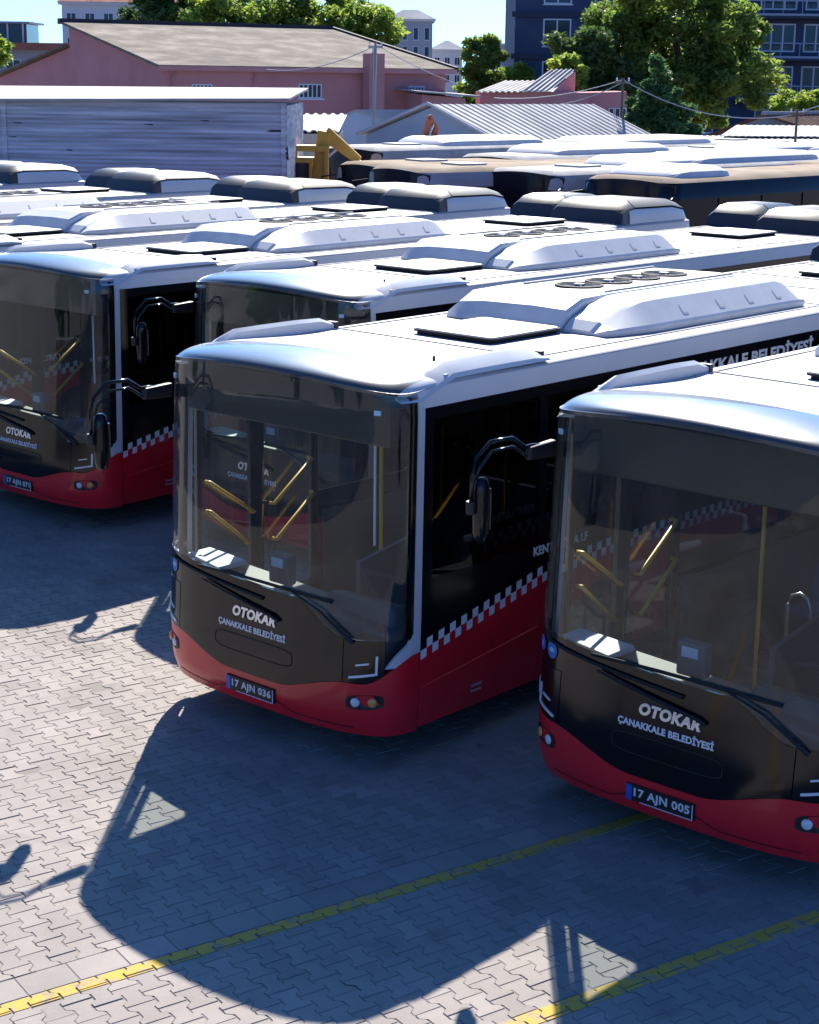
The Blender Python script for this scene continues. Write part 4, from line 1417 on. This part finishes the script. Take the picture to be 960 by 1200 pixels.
# white gabled store with a ribbed tin roof
KG = 1.2
wg = empty('gabled_store', (1, 54, 0))
A_ = far((.49, 45, 4.25), KG)
Lf = far((-1.25, 45.6, 3.5), KG)
Rt = far((2.15, 44.4, 3.42), KG)
bk = Vector((.77, .64, 0)).normalized() * 7.0
for nm, poly in (('wall', [Lf * 1, A_ * 1, Rt * 1, Vector((Rt.x, Rt.y, 0)), Vector((Lf.x, Lf.y, 0))]),):
    put(MB().prism(poly, (0, 0, 0), bk.normalized() * .2).build(nm, M['tarp']), wg)
up_ = Vector((0, 0, .05))
fo = bk.normalized() * -.25
Re = Rt + (Rt - A_) * .06
Le = Lf + (Lf - A_) * .06
put(corrugated('roof', 'tin', None, A_ + up_ + fo, A_ + up_ + bk, Re + up_ + fo, Re + up_ + bk, 24, .018), wg)
put(corrugated('roof', 'tin', None, Le + up_ + fo, Le + up_ + bk, A_ + up_ + fo, A_ + up_ + bk, 24, .018), wg)
put(MB().tube([Le + up_ * 1.3 + fo, A_ + up_ * 2 + fo, Re + up_ * 1.3 + fo], .05, 6).build('verge_trim', M['acwhite']), wg)
put(MB().prism([Rt * 1, Vector((Rt.x, Rt.y, 0)), Vector((Rt.x, Rt.y, 0)) + bk, Rt + bk], (0, 0, 0), (-.15, .1, 0)).build('wall', M['tarp']), wg)
tag(wg, 'white gabled store with a ribbed grey metal roof behind the old buses', 'building')

# small white tent-like roof behind it
tw = empty('white_canopy', (-2, 64, 0))
a, b, c = far((-1.75, 52, 3.94), 1.22), far((-3.1, 51.6, 3.40), 1.22), far((-.4, 52.5, 3.45), 1.22)
bk2 = Vector((.85, .5, 0)) * 6
put(MB().prism([b, a, c, Vector((c.x, c.y, 0)), Vector((b.x, b.y, 0))], (0, 0, 0), (.1, .15, 0)).build('end_wall', M['tarp']), tw)
put(MB().hexa([a, c, c + bk2, a + bk2, a + up_ * 2, c + up_ * 2, c + bk2 + up_ * 2, a + bk2 + up_ * 2]).build('roof', M['tinwhite']), tw)
put(MB().hexa([b, a, a + bk2, b + bk2, b + up_ * 2, a + up_ * 2, a + bk2 + up_ * 2, b + bk2 + up_ * 2]).build('roof', M['tinwhite']), tw)
tag(tw, 'small pale pitched canopy in front of the pink workshop', 'canopy')

# low beige striped roof by the digger
lr = empty('low_store', (-5, 56, 0))
p0, p1 = far((-3.6, 44, 3.60), 1.15), far((-1.9, 44, 3.62), 1.15)
put(MB().box(p0.x, p1.x, p0.y, p0.y + 3, 0, p0.z - .05).build('wall', M['concrete']), lr)
put(corrugated('roof', 'tinwhite', None, p0, p1, p0 + Vector((0, 6, .35)), p1 + Vector((0, 6, .35)), 7, .05), lr)
tag(lr, 'low store with a cream ribbed roof beside the yellow digger', 'shed')

# second pink building with ribbed pale roof and raised wing
p2 = empty('pink_annex', (6, 78, 0))
K2 = 1.3
q = lambda x, z, y=60.: far((x, y, z), K2)
put(MB().prism([q(2.25, 4.5), q(5.98, 4.53), Vector((q(5.98, 4).x, q(5.98, 4).y, 0)), Vector((q(2.25, 4).x, q(2.25, 4).y, 0))], (0, 0, 0), (0, 6, 0)).build('wall', M['pink2']), p2)
put(corrugated('roof', 'tinwhite', None, q(2.1, 4.5, 59.6), q(4.55, 4.54, 59.6), q(3.25, 4.86, 63.5), q(5.6, 4.9, 63.5), 12, .06), p2)
put(corrugated('roof', 'tinwhite', None, q(4.5, 4.55, 59.5), q(4.62, 4.55, 59.5) + Vector((.1, 0, 0)), q(5.53, 5.22, 62), q(5.6, 5.22, 62), 1, .02), p2)
put(corrugated('roof', 'tinwhite', None, q(3.6, 4.545, 59.55), q(4.56, 4.55, 59.55), q(4.75, 5.27, 61.5), q(5.58, 5.29, 61.5), 5, .06), p2)
put(MB().prism([q(4.56, 4.5, 59.6), q(5.55, 5.22, 61.4), q(5.55, 4.5, 61.4)], (0, 0, 0), (.1, .1, 0)).build('wing_wall', M['pink2']), p2)
put(MB().prism([q(5.98, 4.53), q(7.3, 4.58), Vector((q(7.3, 4).x, q(7.3, 4).y, 0)), Vector((q(5.98, 4).x, q(5.98, 4).y, 0))], (0, .4, 0), (0, 5, 0)).build('wall', M['pink']), p2)
F2 = frame_at(None, Vector((1, 0, 0)), (q(6.7, 3).x, q(6.7, 3).y + .4, 0))
for k in range(3):
    put(window(p2, F2, k * .28, k * .28 + .25, 3.0, 3.75, 'framew', 'pane', 0, .04, False), p2)
tag(p2, 'pink low annex with a pale ribbed metal roof and raised wing', 'building')

# rusty gabled store and tin sheds at the right
rs = empty('rusty_store', (11, 66, 0))
q = lambda x, z, y=52.: far((x, y, z), 1.25)
put(MB().prism([q(8.8, 3.40), q(10.35, 4.0), q(12.6, 3.36), Vector((q(12.6, 3).x, q(12.6, 3).y, 0)), Vector((q(8.8, 3).x, q(8.8, 3).y, 0))], (0, 0, 0), (.3, .5, 0)).build('end_wall', M['concrete']), rs)
put(corrugated('roof', 'rusty', None, q(10.3, 4.03, 51.8), q(14.2, 4.05, 55), q(12.4, 3.42, 51.6), q(16, 3.5, 54.8), 24, .02), rs)
put(corrugated('roof', 'rusty', None, q(8.6, 3.36, 51.8), q(12.3, 3.38, 55), q(10.35, 4.03, 51.8), q(14.2, 4.05, 55), 24, .02), rs)
put(MB().tube([q(10.3, 4.06, 51.7), q(14.2, 4.09, 55)], .07, 6).build('ridge_cap', M['tinwhite']), rs)
tag(rs, 'rusty red gabled store below the navy apartment block', 'building')
ts = empty('tin_shed', (9, 57, 0))
q = lambda x, z, y=47.: far((x, y, z), 1.22)
put(MB().prism([q(6.9, 3.22), q(12.5, 3.26), Vector((q(12.5, 3).x, q(12.5, 3).y, 0)), Vector((q(6.9, 3).x, q(6.9, 3).y, 0))], (0, 0, 0), (0, 3, 0)).build('wall', M['concrete']), ts)
put(corrugated('roof', 'tin', None, q(6.8, 3.24, 46.6), q(12.6, 3.30, 46.6), q(7.6, 3.42, 50.5), q(13.4, 3.46, 50.5), 34, .015), ts)
put(corrugated('roof', 'tinwhite', None, q(8.7, 3.46, 49.5), q(12.8, 3.48, 49.5), q(9.6, 3.70, 52), q(13.8, 3.72, 52), 22, .015), ts)
tag(ts, 'low tin-roofed shed under the rusty gabled store', 'shed')

# navy apartment block behind the trees
KN = 1.75
nv = empty('navy_apartment_block', (22, 126, 0))
x0, yN = 4.06 * KN, 72 * KN
put(MB().box(x0, 44, yN, yN + 14, 0, 17.5).build('wall', M['navy']), nv)
FN = frame_at(None, Vector((1, 0, 0)), (x0, yN, 0))
fl = [4.968 + (v - 4.968) * KN for v in (2.55, 4.28, 5.95, 7.60, 9.25)]        # storey slabs
for z in fl:
    put(MB().box(x0 - .25, 44, yN - .22, yN + .4, z - .35, z + .02).build('storey_band', M['navydark']), nv)
for z in fl:
    for (u0, u1) in ((2.0, 4.0), (5.6, 7.6), (9.4, 11.4), (12.9, 14.5)):
        put(window(nv, FN, u0, u1, z + .55, z + 2.45, 'framew', 'pane', 1, .1), nv)
    for (u0, u1) in ((17.4, 20.0), (20.6, 23.2), (24.5, 27)):
        put(window(nv, FN, u0, u1, z + .35, z + 2.3, 'framew', 'pane', 2, .1, False), nv)
    put(MB().box(x0 + 15.9, x0 + 34, yN - 1.7, yN - .23, z - .28, z - .05).build('balcony', M['navydark']), nv)
    bl = MB()
    bl.box(x0 + 15.9, x0 + 34, yN - 1.72, yN - 1.66, z + .88, z + .96)
    bl.box(x0 + 15.9, x0 + 34, yN - 1.74, yN - 1.64, z - .1, z + .05)
    bl = put(bl.build('balcony_rail', M['rail']), nv)
    for k in range(14):
        MB().box(x0 + 15.95 + k * 1.35, x0 + 16.0 + k * 1.35, yN - 1.71, yN - 1.67, z + .04, z + .9).build('baluster', M['rail'], bl)
tag(nv, 'dark navy apartment block with balconies behind tall trees', 'building')

# far apartment houses
def far_house(name, label, x0, x1, y, ztop, wall, rows, cols, roof=None, flat=True, win=(1.1, 1.5), step=3.1, frame='framew', depth=12):
    r_ = empty(name, ((x0 + x1) / 2, y, 0))
    put(MB().box(x0, x1, y, y + depth, 0, ztop).build('wall', M[wall]), r_)
    F_ = frame_at(None, Vector((1, 0, 0)), (x0, y, 0))
    for i in range(rows):
        for j in range(cols):
            u = (x1 - x0) * (j + .5) / cols
            z = ztop - 1.0 - win[1] - i * step
            put(window(r_, F_, u - win[0] / 2, u + win[0] / 2, z, z + win[1], frame, 'pane', 1 if win[0] > .9 else 0, .08, i % 2 == 0), r_)
    if flat:
        put(MB().box(x0 - .4, x1 + .4, y - .5, y + depth + .4, ztop, ztop + .35).build('cornice', M['whitewall']), r_)
    if roof:
        cx_ = (x0 + x1) / 2
        put(MB().hexa([(x0 - .6, y - .7, ztop + .36), (x1 + .6, y - .7, ztop + .36), (x1 + .6, y + depth + .6, ztop + .36), (x0 - .6, y + depth + .6, ztop + .36),
                       (x0 + 2.5, y + 3, ztop + 2.0), (x1 - 2.5, y + 3, ztop + 2.0), (x1 - 2.5, y + depth - 3, ztop + 2.0), (x0 + 2.5, y + depth - 3, ztop + 2.0)]).build('roof', M[roof]), r_)
    tag(r_, label, 'building')
    return r_
far_house('white_apartment_house', 'white apartment house with small windows behind the pink workshop', -46, -29, 230, 13.6, 'whitewall', 3, 7, 'redtile', True, (1.3, 1.6))
far_house('modern_apartment_house', 'low apartment house with glazed balconies and a brown canopy', -44.5, -35.5, 170, 7.2, 'greywall', 2, 4, None, True, (1.5, 2.0))
mh = bpy.data.objects['modern_apartment_house']
put(MB().box(-44.5, -38.0, 172.5, 178, 7.5, 9.6).build('penthouse', M['pane']), mh)
put(MB().box(-44.8, -37.6, 172, 179, 9.6, 9.8).build('penthouse_roof', M['greywall']), mh)
put(MB().box(-45, -33.2, 168.6, 175, 7.1, 7.75).build('canopy', M['redtile']), mh)
for k in range(5):
    put(MB().box(-44.4 + k * 1.5, -44.25 + k * 1.5, 172.3, 172.45, 7.5, 9.6).build('mullion', M['framew']), mh)
far_house('grey_apartment_house', 'tall grey apartment house with vertical strips between the trees', -4.6, 2.9, 300, 14.2, 'greywall', 3, 4, 'greywall', True, (.9, 2.1))
far_house('roofed_apartment_house', 'pale apartment house with a grey hipped roof', 3.1, 8.6, 320, 9.6, 'whitewall', 2, 3, 'greywall', True, (1.0, 1.4))
far_house('distant_block', 'plain grey block beside the navy apartment block', 13.2, 18.3, 320, 10.8, 'greywall', 3, 3, None, True, (1.0, 1.4))

# ------------------------------------------------------------------ trees
def tree(name, label, base, height, blobs, n, size, lm, trunk_r=.25, cat='tree', seed=1, group=None, droop=0., clumps=70, spread=.55):
    rg = np.random.default_rng(seed)
    root = empty(name, base)
    ct = []
    vol = np.array([b[3] * b[4] * b[5] for b in blobs])
    for k in range(clumps):
        b = blobs[rg.choice(len(blobs), p=vol / vol.sum())]
        d = rg.normal(size=3)
        d /= np.linalg.norm(d)
        rr = rg.random() ** .38
        ct.append([b[0] + d[0] * b[3] * rr, b[1] + d[1] * b[4] * rr, b[2] + d[2] * b[5] * rr, rg.random()])
    ct = np.array(ct)
    ci = rg.integers(0, clumps, n)
    rad = spread * (.6 + .8 * rg.random(clumps))
    off = rg.normal(size=(n, 3))
    off /= np.linalg.norm(off, axis=1)[:, None]
    off *= (rg.random(n) ** .5)[:, None] * rad[ci][:, None]
    off[:, 2] *= .7
    c = ct[ci, :3] + off
    a = rg.normal(size=(n, 3))
    a[:, 2] *= .6
    a /= np.linalg.norm(a, axis=1)[:, None]
    b_ = rg.normal(size=(n, 3))
    b_ -= a * (a * b_).sum(1)[:, None]
    b_ /= np.linalg.norm(b_, axis=1)[:, None]
    s_ = size * (.6 + .8 * rg.random(n))[:, None]
    v = np.empty((n, 4, 3))
    v[:, 0] = c - a * s_
    v[:, 1] = c + b_ * s_ * .42
    v[:, 2] = c + a * s_
    v[:, 3] = c - b_ * s_ * .42
    me = bpy.data.meshes.new('crown')
    me.vertices.add(n * 4)
    me.loops.add(n * 4)
    me.polygons.add(n)
    me.vertices.foreach_set('co', v.ravel())
    me.loops.foreach_set('vertex_index', np.arange(n * 4))
    me.polygons.foreach_set('loop_start', np.arange(n) * 4)
    me.update()
    t_ = np.repeat(np.clip(.55 * ct[ci, 3] + .45 * rg.random(n), 0, 1), 4)
    me.attributes.new('tint', 'FLOAT', 'POINT').data.foreach_set('value', t_)
    me.validate()
    link('crown', me, M[lm], root)
    mb = MB()
    mb.tube([(0, 0, -.02), (.03, .02, height * .25), (0, .05, height * .5), (.05, 0, height * .8)], [trunk_r, trunk_r * .8, trunk_r * .55, trunk_r * .15], 8)
    for k in range(9):
        q = ct[rg.integers(0, clumps)]
        z0 = height * (.2 + .4 * rg.random())
        mb.tube([(0, 0, z0), (q[0] * .5, q[1] * .5, z0 + (q[2] - z0) * .6), (q[0], q[1], q[2])], [trunk_r * .45, trunk_r * .25, .03], 6)
    mb.build('trunk', M['bark'], root, smooth=True)
    tag(root, label, cat, group)
    return root
TB = 'trees around the yard'
# in front of the navy block (about 90-100 m away)
tree('broadleaf_tree', 'tall spreading broadleaf tree before the navy apartment block', (14.2, 96, 0), 10.5,
     [(0, 0, 7.2, 4.6, 3.5, 3.0), (2.2, -.5, 5.2, 3.6, 3, 2.4), (-2.4, 0, 8.0, 2.8, 2.6, 2.2), (-.5, -1, 4.0, 3.6, 2.6, 2.0), (2.8, 0, 8.0, 2.4, 2.4, 1.8)], 40000, .19, 'leafA', .38, seed=3, group=TB, clumps=150, spread=.8)
tree('dark_tree', 'dense dark tree between the pale annex roof and the broadleaf tree', (9.3, 93, 0), 8.0,
     [(0, 0, 5.4, 2.1, 2.2, 2.0), (.8, 0, 3.8, 2.2, 2.2, 1.8), (-.6, 0, 6.4, 1.5, 1.6, 1.2)], 15000, .2, 'leafD', .3, seed=4, group=TB, clumps=90, spread=.6)
tree('bushy_tree', 'small yellow-green bushy tree at the corner of the navy block', (7.9, 90, 0), 6.4,
     [(0, 0, 5.0, 1.0, 1.1, 1.2), (-.1, 0, 3.8, 1.1, 1.1, .9)], 5000, .18, 'leafB', .16, seed=5, group=TB, clumps=45, spread=.42)
tree('conifer_tree', 'dark pointed conifer beside the wire pole', (8.75, 63, 0), 6.0,
     [(0, 0, 5.5, .25, .25, .5), (0, 0, 4.8, .7, .7, .6), (0, 0, 3.9, 1.15, 1.15, .7), (0, 0, 2.9, 1.6, 1.6, .8), (0, 0, 1.7, 1.65, 1.65, .9)], 30000, .12, 'leafC', .2, seed=6, group=TB, clumps=130, spread=.34)
tree('shrub', 'pale leafy shrub at the foot of the navy block', (23.5, 105, 0), 5.0,
     [(0, 0, 3.6, 2.6, 1.2, .9)], 4000, .2, 'leafB', .15, 'shrub', seed=17, group=TB, clumps=40, spread=.5)
# behind the pink workshop
for k, (x, y, h, rx, rz_, lm, lab) in enumerate((
        (-15.6, 116, 11.5, 3.4, 2.8, 'leafD', 'dark round tree behind the gable peak of the pink workshop'),
        (-11.0, 113, 11.6, 3.6, 3.0, 'leafB', 'bright green broad tree behind the middle of the pink roof'),
        (-6.6, 114, 10.8, 3.0, 2.6, 'leafA', 'mid green tree behind the pink roof, second from its chimney'),
        (-3.4, 112, 10.2, 2.6, 2.4, 'leafB', 'light green tree above the hipped end of the pink roof'))):
    tree('broadleaf_tree', lab, (x, y, 0), h, [(0, 0, h - rz_ * .9, rx, rx, rz_), (.8, 0, h - rz_ * 1.8, rx * .9, rx, rz_ * .8), (-1.0, -.5, h - rz_ * 1.2, rx * .8, rx * .8, rz_ * .7)], 16000, .2, lm, .3, seed=20 + k, group=TB, clumps=100, spread=.75)
tree('broadleaf_tree', 'dark tree between the pink workshop and the pink annex', (4.6, 122, 0), 8.2, [(0, 0, 6.2, 1.5, 1.5, 1.6), (.3, 0, 4.2, 1.7, 1.5, 1.4), (-.2, 0, 7.2, .7, .7, .8)], 9000, .2, 'leafA', .2, seed=31, group=TB, clumps=70, spread=.5)
tree('shrub', 'small light green tree above the pale annex roof', (7.0, 125, 0), 6.1, [(0, 0, 5.0, 1.4, 1.2, .9), (-1.0, 0, 4.4, 1.0, 1, .8)], 4500, .2, 'leafB', .14, seed=32, group=TB, clumps=40, spread=.45)
tree('shrub', 'light green leaves beside the low balcony house', (-26.8, 110, 0), 8.0, [(0, 0, 6.0, 1.5, 1.4, 1.6)], 4500, .2, 'leafB', .14, seed=33, group=TB, clumps=40, spread=.5)

# the yard wall and street trees beside the buses, mirrored in their windshields
yw = empty('yard_wall', (-10.2, 8, 0))
MB().box(-.12, .12, -14, 9.5, 0, 1.5).build('wall', M['concrete'], yw)
MB().box(-.18, .18, -14.05, 9.55, 1.5, 1.6).build('coping', M['tinwhite'], yw)
tag(yw, 'low concrete yard wall mirrored in the bus windshields', 'wall')
for k, (x, y, h) in enumerate(((-12.2, 15.0, 7.5), (-12.8, 10.4, 8.6), (-12.0, 5.6, 7.0), (-13.0, .5, 8.0))):
    tree('street_tree', ('leafy street tree behind the yard wall opposite the plate 071 bus', 'tall street tree behind the yard wall opposite the plate 036 bus',
                         'low street tree behind the yard wall opposite the plate 005 bus', 'last street tree at the near end of the yard wall')[k],
         (x, y, 0), h, [(0, 0, h * .62, 2.0, 2.2, h * .33), (.4, .6, h * .42, 1.9, 2.0, h * .22)], 7000, .2, ('leafA', 'leafD')[k % 2], .22, seed=50 + k, group=TB, clumps=70, spread=.6)

# ------------------------------------------------------------------ poles and wires
def pole(label, x, y, h, r_=.06, mm='wood', lamp=False, lean=0.):
    p_ = empty('utility_pole', (x, y, 0))
    MB().tube([(0, 0, 0), (lean, 0, h)], [r_ * 1.2, r_ * .8], 8).build('post', M[mm], p_, smooth=True)
    MB().box(lean - .25, lean + .25, -.03, .03, h - .18, h - .10).build('cross_arm', M[mm], p_)
    for k in (-1, 1):
        MB().tube([(lean + k * .2, 0, h - .1), (lean + k * .2, 0, h + .02)], .03, 6).build('insulator', M['intlight'], p_)
    tag(p_, label, 'pole')
    return p_
pole('thin grey pole before the pink workshop chimney', -1.45, 60, 6.1, .06, 'concrete', lean=.1)
pole('wooden wire pole beside the conifer', 7.0, 59, 5.03, .06)
pole('dark post before the rusty store', 12.6, 57.5, 4.1, .05)
def wire(a, b, sag, label, r_=.016):
    a, b = Vector(a), Vector(b)
    P = [a.lerp(b, t) - Vector((0, 0, sag * 4 * t * (1 - t))) for t in np.linspace(0, 1, 17)]
    o = MB().tube(P, r_, 5).build('overhead_wire', M['rail'])
    tag(o, label, 'wire', 'overhead wires')
wire((7.0, 59, 4.98), (12.6, 57.5, 3.95), .55, 'overhead wire slung from the wooden pole to the dark post')
wire((7.0, 59, 4.98), (3.0, 66, 4.25), .22, 'overhead wire from the wooden pole to the pink annex')
wire((7.0, 59, 4.9), (4.5, 64, 4.0), .2, 'second overhead wire from the wooden pole toward the annex wall')
wire((-1.35, 60, 6.05), (1.9, 77, 4.7), .1, 'wire running down from the grey pole to the pink workshop corner')
wire((-1.35, 60, 6.0), (-6.5, 74, 5.25), .35, 'wire slung across the pink roof from the grey pole')
wire((12.6, 57.5, 4.0), (22, 75, 6.5), .3, 'wire rising from the dark post to the navy block')

# ------------------------------------------------------------------ diggers
dg = empty('yellow_digger', (-2.7, 43.5, 0))
def arm(parent, pts, w0, mm, name):
    mb = MB()
    for a, b, wa, wb in pts:
        a, b = Vector(a), Vector(b)
        d_ = (b - a).normalized()
        n_ = Vector((-d_.z, 0, d_.x))
        y_ = Vector((0, w0, 0))
        mb.hexa([a - n_ * wa - y_, b - n_ * wb - y_, b - n_ * wb + y_, a - n_ * wa + y_, a + n_ * wa - y_, b + n_ * wb - y_, b + n_ * wb + y_, a + n_ * wa + y_])
    return mb.build(name, M[mm], parent, bevel=.03)
MB().box(-.9, 1.6, -.9, .9, .9, 1.7).build('body', M['digger'], dg, bevel=.05)
cb = MB()
for x in (-.42, .16):
    for y in (-.6, .6):
        cb.box(x - .05, x + .05, y - .05, y + .05, 1.7, 3.25)
cb.box(-.50, .24, -.68, .68, 3.2, 3.32)
cb.box(-.50, .24, -.66, .66, 1.65, 2.2)
cab = cb.build('cab', M['digger'], dg, bevel=.03)
MB().box(-.40, .14, -.58, .58, 2.2, 3.2).build('cab_glass', M['pane'], cab)
arm(dg, [((.2, 0, 2.0), (.55, 0, 4.05), .16, .20)], .16, 'digger', 'boom')
arm(dg, [((.55, 0, 4.0), (1.55, 0, 3.25), .20, .12)], .14, 'digger', 'stick')
arm(dg, [((.5, 0, 3.2), (1.1, 0, 3.75), .05, .05)], .05, 'steel', 'ram')
MB().hexa([(1.35, -.3, 2.6), (1.8, -.3, 2.6), (1.8, .3, 2.6), (1.35, .3, 2.6), (1.4, -.3, 3.3), (1.6, -.3, 3.25), (1.6, .3, 3.25), (1.4, .3, 3.3)]).build('bucket', M['digger'], dg)
MB().box(-.75, .65, -.35, .35, 3.50, 3.66).build('shade_beam', M['digger'], dg)
for x in (-.7, .6):
    MB().box(x - .05, x + .05, -.3, .3, 1.7, 3.5).build('shade_post', M['digger'], dg)
for x in (-.5, 1.2):
    for y in (-.95, .95):
        MB().tube([(x, y - .18, .5), (x, y + .18, .5)], .5, 18).build('wheel', M['rubber'], dg)
dg.scale = (.86, .86, .90)
tag(dg, 'yellow backhoe digger with a raised folded arm beside the blue shed', 'digger')
d2_ = empty('orange_digger', (.42, 49.5, 0))
MB().box(-.8, 1.2, -.8, .8, .8, 1.8).build('body', M['diggerrust'], d2_, bevel=.05)
arm(d2_, [((-.25, 0, 1.6), (-.16, 0, 3.2), .12, .11), ((-.16, 0, 3.15), (.02, 0, 3.92), .11, .06)], .10, 'diggerrust', 'boom')
arm(d2_, [((.0, 0, 3.94), (.20, 0, 3.55), .06, .09), ((.20, 0, 3.6), (.10, 0, 3.1), .09, .10)], .10, 'diggerrust', 'stick')
arm(d2_, [((-.05, -.12, 3.2), (.14, -.12, 3.7), .025, .02)], .02, 'steel', 'ram')
MB().hexa([(.06, -.16, 2.85), (.34, -.16, 2.9), (.34, .16, 2.9), (.06, .16, 2.85), (.02, -.16, 3.2), (.24, -.16, 3.25), (.24, .16, 3.25), (.02, .16, 3.2)]).build('bucket', M['diggerrust'], d2_)
for x in (-.5, .9):
    for y in (-.85, .85):
        MB().tube([(x, y - .15, .45), (x, y + .15, .45)], .45, 16).build('wheel', M['rubber'], d2_)
tag(d2_, 'rusty orange digger arm standing before the gabled store', 'digger')
